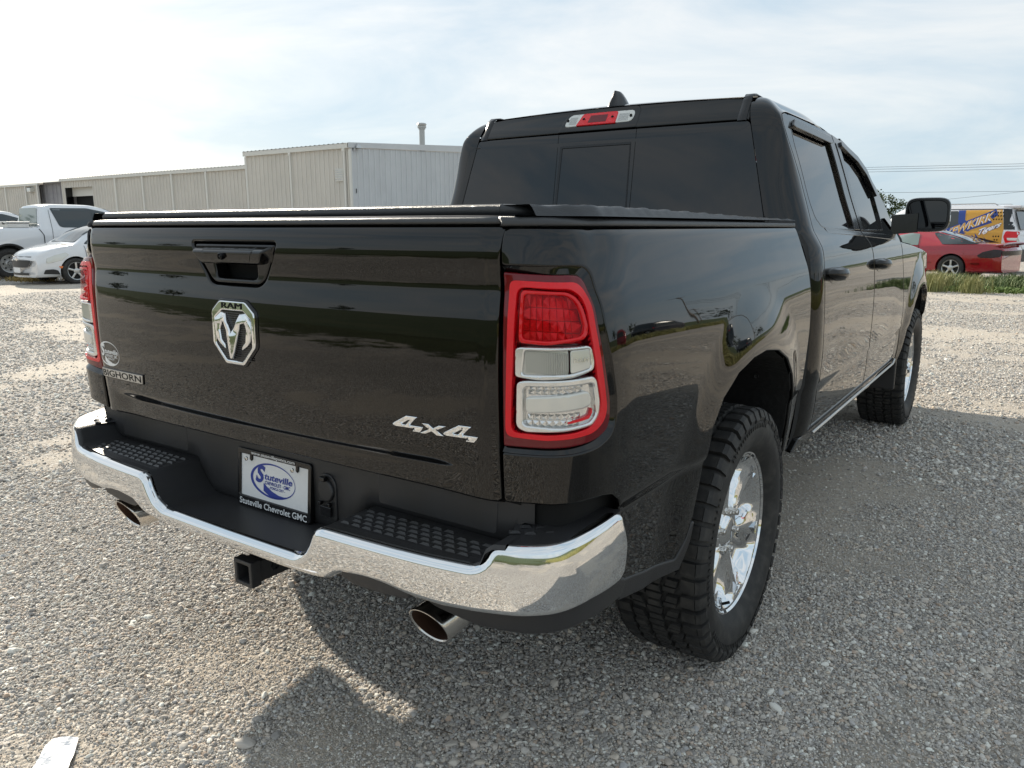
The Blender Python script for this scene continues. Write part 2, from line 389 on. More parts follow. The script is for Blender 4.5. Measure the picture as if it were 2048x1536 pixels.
# bumper plan
_ux, _uy, _UL = plan_curve([(0, -.125), (.3, -.122), (.6, -.108), (.75, -.090), (.85, -.066), (.896, -.048), (.94, -.018), (.965, .02), (.98, .07), (.988, .13), (.99, .21)])
_s = np.linspace(0, _UL, 3000); _b_x = _ux(_s); _b_y = _uy(_s)
def bump_s(s, z):
    s = np.asarray(s, float); z = np.asarray(z, float); sg = np.sign(s); q = np.abs(s)
    zc = .655; bul = .020*(1-((z-zc)/.12)**2)
    # outward direction of the plan curve
    h = 1e-3; tx = _ux(np.minimum(q+h, _UL))-_ux(np.maximum(q-h, 0)); ty = _uy(np.minimum(q+h, _UL))-_uy(np.maximum(q-h, 0)); L = np.hypot(tx, ty)
    nx, ny = ty/L, -tx/L
    return np.stack([sg*(_ux(q)+nx*bul*(q > .0)), _uy(q)+ny*bul, z], -1)
# ------------------------------------------------------------------ the black pickup
truck = empty('pickup_truck', 'large black crew cab pickup with chrome rear bumper and black tonneau cover, filling the foreground', 'pickup truck', (0, 0, 0))
SX = lambda x: np.sign(x)*np.interp(np.abs(x), _b_x, _s)
# --- tailgate
HB = rnd([(-.170, 1.353), (.170, 1.353), (.136, 1.290), (.104, 1.244), (-.104, 1.244), (-.136, 1.290)], [.012, .012, .03, .03, .03, .03], 6)
tg_out = [(-.7935, .803)] + [(x, .803+.016*(1-(x/.7935)**2)) for x in np.linspace(-.7, .7, 15)] + [(.7935, .803), (.7925, .87), (.7915, 1.1), (.7925, 1.30), (.7965, 1.345), (.803, 1.393), (-.803, 1.393), (-.7965, 1.345), (-.7925, 1.30), (-.7915, 1.1), (-.7925, .87)]
tailgate = panel('tailgate', truck, M['paint'], tg_out, tailgate_s, step=.016, r=.007, depth=.03, holes=[HB], bstep=.012)
MB().box((0, .045, 1.10), (1.57, .05, .57)).build('tailgate_inner', M['gap'], tailgate)
def tl(o): 
    return lambda x, z: tailgate_s(x, z)+np.array([0, -o, 0])
capo = rnd([(-.803, 1.3945), (.803, 1.3945), (.797, 1.413), (-.797, 1.413)], [.001, .001, .007, .007])
def tgcap_s(x, z):
    P = tailgate_s(x, np.full_like(np.asarray(x, float), 1.390)); P[..., 2] = z; P[..., 1] += .001+.016*smstep(1.400, 1.418, z)
    return P
gatecap = panel('tailgate_cap', truck, M['cap'], capo, tgcap_s, step=.008, r=.005, depth=.05, bstep=.008)
G = [[(x, float(tgcap_s(np.array(x), np.array(1.409))[1])+dy, 1.4115+.002*k) for dy, k in ((.008, 0), (.03, 1), (.062, .5), (.064, -4))] for x in np.linspace(-.80, .80, 30)]
MB().grid(G).build('cap_top', M['cap'], gatecap, True)
# handle
h = panel('handle_bezel', tailgate, M['gloss'], rnd([(-.164, 1.349), (.164, 1.349), (.131, 1.290), (.100, 1.248), (-.100, 1.248), (-.131, 1.290)], [.012, .012, .03, .03, .03, .03], 6), tl(-.003), step=.012, r=.006, depth=.03,
          holes=[rnd([(-.086, 1.302), (.086, 1.302), (.082, 1.262), (-.082, 1.262)], [.003, .003, .014, .014])])
panel('handle_recess', h, M['gap'], [(-.095, 1.31), (.095, 1.31), (.095, 1.25), (-.095, 1.25)], flat((0, 0.01, 0), (1, 0, 0), (0, 0, 1)), step=.03, r=0, depth=0)
def hand_s(x, z):
    P = tailgate_s(x, np.full_like(np.asarray(x, float), 1.325)); zz = np.asarray(z, float); P[..., 2] = zz
    t = (zz-1.300)/.047
    P[..., 1] += -.012-.010*np.sin(np.clip(t, 0, 1)*math.pi*.75)+.024*smstep(.58, 1.02, t)
    return P
panel('handle_pull', h, M['paint'], rnd([(-.153, 1.3465), (.153, 1.3465), (.121, 1.2985), (-.121, 1.2985)], [.008, .008, .01, .01], 5), hand_s, step=.006, r=.006, depth=.03)
def hand_o(o): return lambda x, z: hand_s(x, z)+np.array([0, -o, 0])
panel('pull_insert', h, M['paint'], rnd([(-.103, 1.3432), (.103, 1.3432), (.103, 1.3345), (-.103, 1.3345)], .0015), hand_o(.0016), step=.008, r=.0016, depth=.004)
panel('lower_insert', h, M['paint'], rnd([(-.100, 1.3335), (.106, 1.3335), (.086, 1.304), (-.086, 1.304)], .005), hand_o(.001), step=.012, r=.001, depth=.003)
MB().lathe([(0, .0085), (-.009, .0085), (-.010, .007), (-.006, .006), (-.0065, .003), (-.009, .0025), (-.0095, .0004)], 20, 'y', (-.012, float(hand_s(np.array(0.), np.array(1.318))[1]), 1.318)).build('camera_lens', M['gloss'], h, True)
# emblem
BC = (-.004, 1.1225)
def sh(pts, k=1.0): return [(BC[0]+x*.092*k, BC[1]+z*.0875*k) for x, z in pts]
SHIELD = [(-.60, 1.0), (.60, 1.0), (1.0, .66), (1.0, -.38), (.42, -1.0), (-.42, -1.0), (-1.0, -.38), (-1.0, .66)]
em = panel('emblem', tailgate, M['gloss'], rnd(sh(SHIELD), .008, 3), tl(.004), step=.02, r=.004, depth=.012)
INN = [(-.48, .66), (.48, .66), (.80, .42), (.80, -.36), (.36, -.82), (-.36, -.82), (-.80, -.36), (-.80, .42)]
panel('emblem_ring', em, M['chrome'], rnd(sh(SHIELD, .94), .006, 3), tl(.009), step=.01, r=.0035, depth=.008, holes=[rnd(sh(INN), .004, 2)])
lettering('emblem_word', em, M['gap'], 'RAM', tl(.0095), (BC[0], BC[1]+.0705), .082, .0145, bold=.0, lift=.0008)
mb = MB()
for k in range(22):
    z = BC[1]-.068+k*.0057
    y = float(tl(.0045)(np.array(0.), np.array(z))[1]); mb.box((BC[0], y, z), (.13, .002, .0026))
mb.build('emblem_ribs', M['plastic'], em, kind='stuff')
HORN = [(0, .02), (-.20, .30), (-.33, .58), (-.56, .62), (-.76, .42), (-.80, .05), (-.74, -.22), (-.60, -.36), (-.36, -.50), (-.38, -.36), (-.53, -.22), (-.58, .10), (-.50, .30), (-.38, .28), (-.28, .02), (-.24, -.16), (-.14, -.55), (-.06, -.74), (0, -.76)]
headL = sh(HORN); headR = sh([(-x, z) for x, z in HORN])[::-1]
def head_s(x, z):
    P = tl(.011)(x, z); u = np.abs(np.asarray(x)-BC[0])/.092; w = (np.asarray(z)-BC[1])/.0875
    P[..., 1] -= .010*np.clip(1-u/.30, 0, 1)*(w < .2)*smstep(.35, -.1, w)+.006*np.clip((w-.1)/.5, 0, 1)*(1-np.abs(u-.5)/.5)-.006*smstep(.3, .7, w)+.004*np.sin(u*9)*smstep(0, .3, w)
    return P
panel('ram_head', em, M['chrome'], headL[:-1]+headR[1:-1][::1][:0]+[headL[-1]]+headR[1:], head_s, step=.005, r=.005, depth=.012)
# 4x4
def glyph(poly, x0, z0, w, hgt): return [(x0+a*w, z0+b*hgt) for a, b in poly]
FOUR = [(0.0, .36), (.46, 1.0), (.80, 1.0), (.56, .40), (.98, .40), (.94, .22), (.86, 0), (.62, 0), (.70, .20), (.05, .20)]
FOUR_H = [(.30, .40), (.43, .40), (.56, .72), (.52, .72)]
EX = [(-.02, 1.0), (.30, 1.0), (.50, .66), (.78, 1.0), (1.12, 1.0), (.66, .50), (1.0, 0), (.66, 0), (.44, .32), (.14, 0), (-.16, 0), (.30, .50)]
for nm, poly, x0, z0, w, hh, hl in (('badge_four', FOUR, .520, .941, .088, .035, FOUR_H), ('badge_cross', EX, .603, .940, .058, .024, None), ('badge_four', FOUR, .657, .936, .092, .035, FOUR_H)):
    panel(nm, tailgate, M['chrome'], glyph(poly, x0, z0, w, hh), tl(.0035), step=.008, r=.0016, depth=.006, holes=[glyph(hl, x0, z0, w, hh)] if hl else [])
# bighorn
bh = panel('name_badge', tailgate, M['gloss'], rnd([(-.774, .951), (-.486, .957), (-.492, .926), (-.772, .921)], .002), tl(.0035), step=.02, r=.001, depth=.005)
panel('badge_field', bh, M['steel'], rnd([(-.771, .9485), (-.489, .9545), (-.495, .9285), (-.769, .9235)], .002), tl(.0042), step=.02, r=.0005, depth=.003)
lettering('badge_word', bh, M['gap'], 'BIGHORN', tl(.0041), (-.630, .9388), .262, .0205, bold=.014, lift=.0003, slope=.022)
# dealer sticker
def dealer(parent, mtl, fn, c, w, hh, lift, skew=0.0):
    """ring of uneven width, big swash letter, three words"""
    def E(t, rx, ry, ox, oy): return (c[0]+ox+rx*math.cos(t), c[1]+oy+ry*math.sin(t)+skew*(ox+rx*math.cos(t)))
    T = np.linspace(0, 2*math.pi, 56, endpoint=False)
    panel('logo_ring', parent, mtl, [E(t, w/2, hh/2, 0, 0) for t in T], fn, step=w/12, r=0, depth=0, lift=lift, holes=[[E(t, w*.468, hh*.455, w*.022, hh*.005) for t in T]])
    lettering('logo_initial', parent, mtl, 'S', fn, (c[0]-w*.27, c[1]+hh*.13-skew*w*.27), w*.17, hh*.52, bold=.035, lift=lift, shear=.28)
    lettering('logo_word', parent, mtl, 'tuteville', fn, (c[0]+w*.13, c[1]+hh*.10+skew*w*.13), w*.62, hh*.19, bold=.022, lift=lift, shear=.2, slope=skew)
    lettering('logo_word', parent, mtl, 'CHEVROLET · GMC', fn, (c[0]+w*.11, c[1]-hh*.08+skew*w*.11), w*.56, hh*.105, bold=.016, lift=lift, slope=skew)
    lettering('logo_word', parent, mtl, '- PONCA CITY -', fn, (c[0]+w*.10, c[1]-hh*.20+skew*w*.1), w*.36, hh*.075, bold=.014, lift=lift, slope=skew)
    W = [(-.2, -.10), (-.12, -.2), (0, -.30), (.14, -.365), (.26, -.37), (.33, -.34), (.2, -.44), (.05, -.475), (-.08, -.44), (-.2, -.34)]
    panel('logo_swash', parent, mtl, [(c[0]+x*w, c[1]+z*hh+skew*x*w) for x, z in W], fn, step=w/14, r=0, depth=0, lift=lift)
stk = empty('dealer_sticker', None, None); del_cat = None
stk.parent = tailgate
dealer(stk, M['white'], tailgate_s, (-.707, .999), .150, .078, .0003)
# black boxes standing in for the gap shadows beside the tailgate
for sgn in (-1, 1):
    MB().box((sgn*.80, .068, 1.10), (.05, .06, .60)).build('gate_gap_shade', M['gap'], truck)

# --- bed sides (right one is the master; left is its mirror)
L0 = -.0165
lamp_hole = rnd([(-.05, .934), (.10, .943), (.165, .950), (.225, .957), (.262, .975), (.268, 1.0), (.266, 1.04), (.255, 1.088), (.242, 1.143), (.236, 1.19), (.234, 1.23), (.229, 1.262), (.212, 1.285), (.186, 1.298), (.16, 1.301), (-.05, 1.299)], [0, .01, .01, .02, .02, .01, .01, .01, .01, .01, .01, .015, .015, .01, .01, 0], 3)
lamp_body = rnd([(-.0025, .934), (.10, .942), (.165, .9485), (.226, .956), (.262, .974), (.2685, 1.0), (.2665, 1.04), (.2555, 1.088), (.2425, 1.143), (.2365, 1.19), (.2345, 1.23), (.229, 1.261), (.213, 1.285), (.188, 1.2975), (.16, 1.3), (-.0025, 1.299)], [.004, .01, .01, .02, .02, .01, .01, .01, .01, .01, .01, .015, .015, .01, .01, .004], 3)
def offs(loop, d):
    l = np.asarray(resample(loop, .006)); t = np.roll(l, -1, axis=0)-np.roll(l, 1, axis=0); t /= np.linalg.norm(t, axis=1)[:, None]; q = l+np.stack([t[:, 1], -t[:, 0]], 1)*d
    k = (l[:, 0] > .012); a = np.argmax(~k & (l[:, 1] < 1.0)); return [(float(l[m][0]), float(l[m][1]), float(q[m][0]), float(q[m][1])) for m in range(len(l)) if k[m]]
RIM = offs(lamp_body, .013); RIM = sorted(RIM[:], key=lambda q: 0)
bed_outline = [(-.0025, .808), (.06, .816), (.115, .821), (.16, .826), (.202, .829), (.252, .827), (.290, .820), (.320, .800), (.345, .765), (.36, .70), (.372, .62), (.385, .578), (.41, .556), (.55, .525), (.69, .502)] \
    + [(y+.155, z) for y, z in ARCH[1:]] + [(1.70, .50), (1.80, .50), (1.83, .56), (1.858, .78), (1.868, 1.02), (1.862, 1.214), (1.862, 1.305), (1.862, 1.388), (.20, 1.388), (.05, 1.388), (.003, 1.388), (-.0025, 1.345), (-.0025, RIM[-1][3])] + [(q[2], q[3]) for q in RIM[::-1]] + [(-.0025, RIM[0][3])]
def lampf(o):
    def f(s, z):
        h = 1e-3; P = bed_s(s, z); Ta = bed_s(np.asarray(s)+h, z)-bed_s(np.asarray(s)-h, z); Tb = bed_s(s, np.asarray(z)+h)-bed_s(s, np.asarray(z)-h)
        N = np.cross(Ta, Tb); N /= np.linalg.norm(N, axis=-1)[..., None]
        return P+N*o
    return f
def lamp_s(o):
    """lamp face: bed corner surface, a little proud and flatter at the corner"""
    return lampf(o)
def vstripes(name, parent, m, s0, s1, z0, z1, n, fn, w=.45):
    mb = MB()
    for k in range(n):
        a = s0+(s1-s0)*(k+.5)/n; ha = (s1-s0)/n*w
        P = [fn(np.array([a-ha, a, a+ha]), np.array([z]*3)) for z in (z0, z1)]
        o = (fn.proud(np.array([a, a]), np.array([z0, z1])))
        mb.add([P[0][0], P[0][2], P[1][2], P[1][0], o[0], o[1]], [(0, 1, 4), (3, 5, 2), (0, 4, 5, 3), (1, 2, 5, 4)])
    return mb, name, parent, m
for sgn, side in ((1, 'right'), (-1, 'left')):
    bs = panel('bed_side', truck, M['paint'], bed_outline, bed_s, step=.022, r=.005, depth=.004, sx=sgn, bstep=.010)
    MB().grid([[(sgn*q[0], q[1], q[2]) for q in lampf(-.034)(np.full(14, s), np.linspace(.56, 1.37, 14))] for s in np.linspace(.0, .60, 30)]).build('bed_inner', M['gap'], bs, True, fix=False)
    MB().grid([[(sgn*(q[0]-.10), q[1], q[2]) for q in bed_s(np.full(6, s), np.linspace(.95, 1.37, 6))] for s in np.linspace(.62, 1.85, 20)]).build('bed_inner', M['gap'], bs, True, fix=False)
    # rail cap
    def cap_s(s, z):
        P = bed_s(s, np.full_like(np.asarray(s, float), 1.375)); P[..., 2] = z; P[..., 0] -= .004+.02*smstep(1.398, 1.415, z); return P
    rc = panel('rail_cap', bs, M['cap'], rnd([(-.004, 1.3905), (1.86, 1.3865), (1.86, 1.405), (.006, 1.412)], [.002, .002, .004, .006]), cap_s, step=.008, r=.005, depth=.03, sx=sgn, bstep=.008)
    MB().grid([[(sgn*x, y, z) for x, z in ((.80, 1.40), (.81, 1.4105), (min(float(_cx(y+.17))-.085, float(np.interp(y, [.02, .06, .10, .16], [.815, .86, .888, .91]))), 1.4105))] for y in np.concatenate([np.linspace(.03, .2, 8), np.linspace(.3, 1.72, 14)])]).build('rail_top', M['cap'], rc, True)
    # wheel arch lip and liner
    A = [(y, z) for y, z in resample(ARCH, .02)]; A = A[:[i for i, q in enumerate(A) if abs(q[0]-ARCH[-1][0]) < 1e-6 and abs(q[1]-ARCH[-1][1]) < 1e-6][0]+1]
    rows = []
    for y, z in A:
        P = bed_s(np.array(y+.155), np.array(z)); rows.append([(sgn*(P[0]-d), y, z) for d in (.008, .05, .12, .26, .34)])
    MB().grid(rows).build('wheel_arch_liner', M['liner'], bs, True, fix=False)
    for (by, bz) in ((1.515, .74), (1.528, .62), (1.45, .87)): MB().lathe([(0, .008), (.004, .008), (.005, .005), (.005, .0005)], 10, 'y', (sgn*.90, by-.02, bz)).build('liner_clip', M['plastic'], bs, True)
    vx = panel('lower_valance', bs, M['plastic'], rnd([(.395, .572), (.55, .537), (.705, .512), (.748, .556), (.768, .60), (.784, .60), (.775, .535), (.735, .470), (.55, .482), (.40, .515)], .006, 2), lampf(.004), step=.03, r=.006, depth=.03, sx=sgn)
    # tail lamp
    lp = empty('tail_lamp', None, None); lp.parent = truck
    body = lamp_body
    rim_q = [RIM[0]]+RIM+[RIM[-1]]; rim_q = [(-.0025, RIM[0][1], -.0025, RIM[0][3])]+RIM+[(-.0025, RIM[-1][1], -.0025, RIM[-1][3])]
    Gq = []
    for o, f in ((-.003, 0), (-.006, .25), (-.011, .75), (-.014, 1.0), (-.026, 1.02)):
        P = lampf(o)(np.array([q[2]+(q[0]-q[2])*f for q in rim_q]), np.array([q[3]+(q[1]-q[3])*f for q in rim_q])); P[:, 0] *= sgn; Gq.append(P)
    MB().grid(np.array(Gq)).build('lamp_recess', M['paint'], bs, True, angle=75)
    rin = rnd([(.018, .968), (.10, .971), (.165, .978), (.208, .986), (.232, 1.01), (.234, 1.04), (.222, 1.09), (.214, 1.143), (.208, 1.19), (.207, 1.23), (.198, 1.256), (.17, 1.271), (.03, 1.271)], [.02, .01, .01, .02, .02, .01, .01, .01, .01, .02, .02, .02, .02], 4)
    rout = rnd([(.004, .957), (.10, .960), (.165, .967), (.218, .974), (.247, .995), (.2545, 1.02), (.2455, 1.07), (.231, 1.143), (.2255, 1.19), (.2235, 1.24), (.212, 1.268), (.184, 1.284), (.012, 1.284)], [.02, .01, .01, .02, .02, .01, .01, .01, .01, .02, .02, .02, .015], 4)
    panel('lamp_housing', lp, M['lampdark'], body, lamp_s(-0.0050), step=.012, r=.005, depth=.02, sx=sgn, holes=[rin], bstep=.006)
    panel('lamp_back', lp, M['lampdark'], rnd([(.01, .96), (.24, .985), (.22, 1.28), (.01, 1.28)], .01), lamp_s(-0.0330), step=.03, r=0, depth=0, sx=sgn)
    panel('reflex_band', lp, M['reflex'], rout, lamp_s(-0.0038), step=.008, r=.0012, depth=.012, sx=sgn, holes=[rin], bstep=.006)
    rf = panel('stop_lens', lp, M['redglass'], rnd([(.024, 1.155), (.10, 1.155), (.198, 1.167), (.2125, 1.19), (.2045, 1.235), (.192, 1.259), (.165, 1.270), (.028, 1.270)], .012, 4), lamp_s(-0.0090), step=.012, r=.006, depth=.0, sx=sgn)
    panel('lens_frame', rf, M['lampred'], rnd([(.036, 1.158), (.105, 1.157), (.196, 1.170), (.207, 1.19), (.199, 1.232), (.188, 1.253), (.162, 1.266), (.038, 1.266)], .012, 4), lamp_s(-0.0055), step=.02, r=.003, depth=.006, sx=sgn, holes=[rnd([(.044, 1.166), (.103, 1.165), (.186, 1.176), (.196, 1.192), (.189, 1.230), (.180, 1.246), (.158, 1.258), (.046, 1.258)], .011, 4)])
    mb = MB(); rr2 = random.Random(5)
    ac = np.array([.030, .052, .068, .084, .104, .126, .150, .172, .200]); zc_ = np.array([1.160, 1.182, 1.206, 1.232, 1.262])
    for k in range(len(ac)-1):
        for m_ in range(len(zc_)-1):
            a0, a1, z0, z1 = ac[k]+.0006, ac[k+1]-.0006, zc_[m_]+.0006, zc_[m_+1]-.0006; q = lampf(-.0265)(np.array([a0, a1, a1, a0]), np.array([z0, z0, z1, z1])); e = lampf(-.0265+rr2.choice((.004, .010, .014)))(np.array([a0+(a1-a0)*rr2.uniform(.15, .85)]), np.array([z0+(z1-z0)*rr2.uniform(.2, .8)]))
            mb.add([(sgn*p[0], p[1], p[2]) for p in list(q)+list(e)], [(0, 1, 4), (1, 2, 4), (2, 3, 4), (3, 0, 4)])
    mb.build('stop_reflector', M['redfacet'], rf, kind='stuff')
    rv = panel('reverse_lamp', lp, M['silver'], rnd([(.026, 1.086), (.083, 1.084), (.16, 1.091), (.215, 1.104), (.219, 1.12), (.2125, 1.152), (.20, 1.157), (.04, 1.150), (.026, 1.146)], .010, 4), lamp_s(-0.0070), step=.012, r=.004, depth=.014, sx=sgn, holes=[rnd([(.044, 1.093), (.155, 1.100), (.206, 1.110), (.205, 1.149), (.05, 1.143)], .007, 3)])
    panel('reverse_lens', rv, M['clear'], rnd([(.040, 1.09), (.153, 1.097), (.153, 1.149), (.046, 1.146)], .007, 3), lamp_s(-0.0130), step=.02, r=.003, depth=.004, sx=sgn)
    panel('lens_tab', rv, M['clear'], rnd([(.156, 1.100), (.206, 1.110), (.205, 1.150), (.156, 1.148)], .006, 3), lamp_s(-0.0080), step=.02, r=.002, depth=.006, sx=sgn)
    mb = MB()
    for k in range(24):
        a = .050+k*.0042; q = lampf(-.009+-.0035)(np.array([a, a+.0042, a, a+.0042]), np.array([1.098, 1.098, 1.142, 1.142])); e = lampf(-.009+.0)(np.array([a+.0021]*2), np.array([1.098, 1.142]))
        mb.add([(sgn*p[0], p[1], p[2]) for p in list(q)+list(e)], [(0, 4, 5, 2), (4, 1, 3, 5)])
    mb.build('lens_ribs', M['clear'], rv, kind='stuff')
    if sgn > 0: lettering('lens_word', rv, M['silver'], 'RAM', lamp_s(-0.0065), (.181, 1.128), .036, .0085, bold=.0, lift=.0004)
    tn = panel('turn_lamp', lp, M['silver'], rnd([(.028, .980), (.05, .971), (.139, .979), (.217, .989), (.234, 1.005), (.236, 1.034), (.2245, 1.085), (.213, 1.093), (.05, 1.081), (.03, 1.076)], .012, 4), lamp_s(-0.0070), step=.012, r=.004, depth=.016, sx=sgn, holes=[rnd([(.046, .986), (.139, .988), (.208, .997), (.224, 1.012), (.214, 1.078), (.054, 1.069), (.046, 1.06)], .010, 3)])
    panel('turn_reflector', tn, M['silver'], rnd([(.04, .98), (.232, .994), (.222, 1.084), (.046, 1.074)], .006), lamp_s(-0.0170), step=.012, r=.004, depth=0, sx=sgn)
    panel('turn_bar', tn, M['clear'], rnd([(.058, 1.012), (.19, 1.027), (.209, 1.033), (.207, 1.056), (.195, 1.064), (.052, 1.047), (.052, 1.02)], .008, 3), lamp_s(-0.0070), step=.015, r=.005, depth=.012, sx=sgn)
    mb = MB()
    for j, (z0, z1, n0) in enumerate(((.985, .997, 8), (.999, 1.010, 8), (1.052, 1.061, 8), (1.062, 1.070, 8))):
        for k in range(n0):
            a = .050+k*.0165+.003*j; b = a+.0145; sl = .07*(a-.05)
            q = lampf(-.009+-.007)(np.array([a, b, b, a]), np.array([z0, z0, z1, z1])+sl); e = lampf(-.009+-.002)(np.array([(a+b)/2]), np.array([(z0+z1)/2+sl]))
            mb.add([(sgn*p[0], p[1], p[2]) for p in list(q)+list(e)], [(0, 1, 4), (1, 2, 4), (2, 3, 4), (3, 0, 4)])
    mb.build('reflector_facets', M['silver'], tn, kind='stuff')
    panel('turn_edge', tn, M['reflex'], rnd([(.150, .996), (.205, 1.004), (.214, 1.016), (.212, 1.027), (.206, 1.012), (.150, 1.0)], .003), lamp_s(-0.0100), step=.02, r=.001, depth=.006, sx=sgn)

# --- bumper
top = [(0, .607), (.28, .608), (.315, .626), (.333, .655), (.347, .688), (.366, .702), (.60, .702), (.79, .702), (.812, .715), (.823, .745), (.840, .757)]
bot = [(.80, .590), (.712, .588), (.62, .594), (.57, .603), (.515, .606), (.433, .600), (.405, .582), (.385, .569), (.345, .562), (.2, .558), (0, .560)]
up_s = [(SX(x), z) for x, z in top]+[(.93, .760), (1.0, .766), (1.08, .774), (1.16, .779), (1.19, .770), (1.197, .70), (1.18, .63), (1.155, .612), (1.05, .612), (.96, .601), (.90, .595)]+[(SX(x), z) for x, z in bot]
full = [(float(a), float(b)) for a, b in up_s]; full = full+[(-a, b) for a, b in full[::-1][1:-1]]
bumper = panel('rear_bumper', truck, M['chrome'], rnd(full, .012, 3), bump_s, step=.016, r=.022, depth=.005, bstep=.012)
prof = [(0, .6045), (.27, .605), (.295, .611), (.318, .628), (.335, .655), (.350, .687), (.370, .698), (.60, .698), (.785, .698), (.806, .711), (.818, .740), (.834, .752), (.86, .754)]
for sgn in (1, -1):
    rows = []; wall = []
    for x, z in prof:
        P = bump_s(np.array(SX(x)), np.array(.655)); f0 = P[1]+.026
        rows.append([(sgn*x, f0-.016, z-.010)]+[(sgn*x, f0-.012+(.058-f0+.012)*t, z) for t in (0, .1, .3, .6, .9, 1)])
        wall.append([(sgn*x, .058, z-.004), (sgn*x, .052-.006*(x < .3), z+.006)]+[(sgn*x, (.040 if x > .29 else .046), z+(.812-z)*t) for t in (.15, .5, .8, 1)])
    MB().grid(rows).build('bumper_top', M['plastic'], bumper, True, angle=60)
    MB().grid(wall).build('bumper_wall', M['plastic'], bumper, True, angle=60)
    # outer corner top
    rows = []
    for s_ in np.linspace(.865, 1.185, 16):
        P = bump_s(np.array(s_), np.array(.655)); h_ = 1e-3; Q = bump_s(np.array(s_+h_), np.array(.655)); t = (Q-P)/np.linalg.norm(Q-P); n = np.array([t[1], -t[0], 0])
        z = float(np.interp(s_, [.865, 1.0, 1.1, 1.185], [.752, .760, .768, .772])); a = P-n*.024
        rows.append([(sgn*a[0], a[1], z-.012)]+[(sgn*(a[0]+(.79-a[0])*u), a[1]+(max(a[1], .08)-a[1])*u, z) for u in (0, .08, .4, .8, 1)])
    MB().grid(rows).build('bumper_top', M['plastic'], bumper, True, angle=60)
    # wall panels and creases
    panel('wall_pad', bumper, M['plastic'], rnd([(.40, .716), (.76, .716), (.765, .80), (.40, .80)], .01), flat((0, .0385, 0), (1, 0, 0), (0, 0, 1)), step=.1, r=.003, depth=.004, sx=sgn)
    # step pads with wedge treads
    def tread(mb, cx, cy, z, w, d, hgt, rz=0):
        v = [(-w/2, -d/2, 0), (w/2, -d/2, 0), (w*.5, d/2, 0), (-w*.5, d/2, 0), (-w*.26, -d*.10, hgt), (w*.26, -d*.10, hgt), (w*.44, d*.5, hgt*.25), (-w*.44, d*.5, hgt*.25)]
        c_, s__ = math.cos(rz), math.sin(rz)
        mb.add([(cx+x*c_-y*s__, cy+x*s__+y*c_, z+q) for x, y, q in v], [(0, 1, 5, 4), (4, 5, 6, 7), (1, 2, 6, 5), (3, 0, 4, 7), (2, 3, 7, 6)])
    mb = MB()
    for j in range(5):
        for k in range(11):
            x = .395+.0345*k+(.0172 if j % 2 else 0)
            if x > .775: continue
            y0 = -.072+.0215*j+.018*(x/.7)**2
            if y0 > .030: continue
            tread(mb, sgn*x, y0, .6985, .030, .014, .0042)
    mb.build('step_tread', M['plastic'], bumper, kind='stuff')
    panel('step_pad', bumper, M['plastic'], rnd([(.372, -.090), (.60, -.078), (.785, -.050), (.785, .034), (.372, .034)], .008), flat((0, 0, .6982), (1, 0, 0), (0, 1, 0)), step=.1, r=.001, depth=.002, sx=sgn)
    mb = MB()
    for j in range(4):
        for k in range(6):
            x = .835+.031*j+.004*k; y = -.040+.036*k+.012*(j % 2)
            if x > .80+.2*min(1, (y+.05)/.12) - .01 or x > .955 or y > .17 or y < -.045+ (x-.83)*.75: continue
            tread(mb, sgn*x, y, .7545+.006*(y+.05)/.2, .026, .017, .004, sgn*.6)
    mb.build('step_tread', M['plastic'], bumper, kind='stuff')
    panel('tow_hook_cover', bumper, M['plastic'], rnd([(.420, .592), (.44, .612), (.52, .614), (.60, .612), (.640, .606), (.622, .580), (.55, .574), (.46, .574)], .008), lambda a, b: bump_s(SX(a), b)+np.array([0, .012, 0]), step=.02, r=.006, depth=.03, sx=sgn)
    panel('bumper_valance', bumper, M['plastic'], rnd([(.655, .602), (.72, .597), (.80, .599), (.90, .604), (.96, .610), (1.05, .62), (1.15, .622), (1.19, .605), (1.185, .560), (1.05, .556), (.92, .548), (.80, .552), (.70, .578)], .01), lambda a, b: bump_s(a, b)+np.array([-.010, .014, 0]), step=.025, r=.008, depth=.05, sx=sgn)
    # side pocket of the licence well
    panel('well_pocket', bumper, M['gloss'], rnd([(-.06, .628), (.03, .636), (.03, .672), (-.05, .668)], .008), flat((.322, 0, 0), (.0, 1, 0), (.12, 0, 1)), step=.05, r=0, depth=0, sx=sgn) if False else None
# connector plug with flap
pl = panel('trailer_socket', bumper, M['plastic'], rnd([(.176, .632), (.244, .632), (.244, .735), (.226, .757), (.194, .757), (.176, .735)], [.006, .006, .015, .012, .012, .015]), flat((0, .041, 0), (1, 0, 0), (0, 0, 1)), step=.03, r=.004, depth=.01)
panel('socket_flap', pl, M['plastic'], rnd(ellipse(.21, .712, .029, .032, 16), 0), flat((0, .033, 0), (1, 0, 0), (0, 0, 1)), step=.03, r=.006, depth=.014)
for c_, d_ in (((.21, .030, .746), (.02, .014, .012)), ((.193, .032, .677), (.010, .012, .010)), ((.227, .032, .677), (.010, .012, .010)), ((.21, .034, .655), (.04, .004, .028))): MB().box(c_, d_).build('socket_hinge', M['gloss'], pl, bevel=.002)
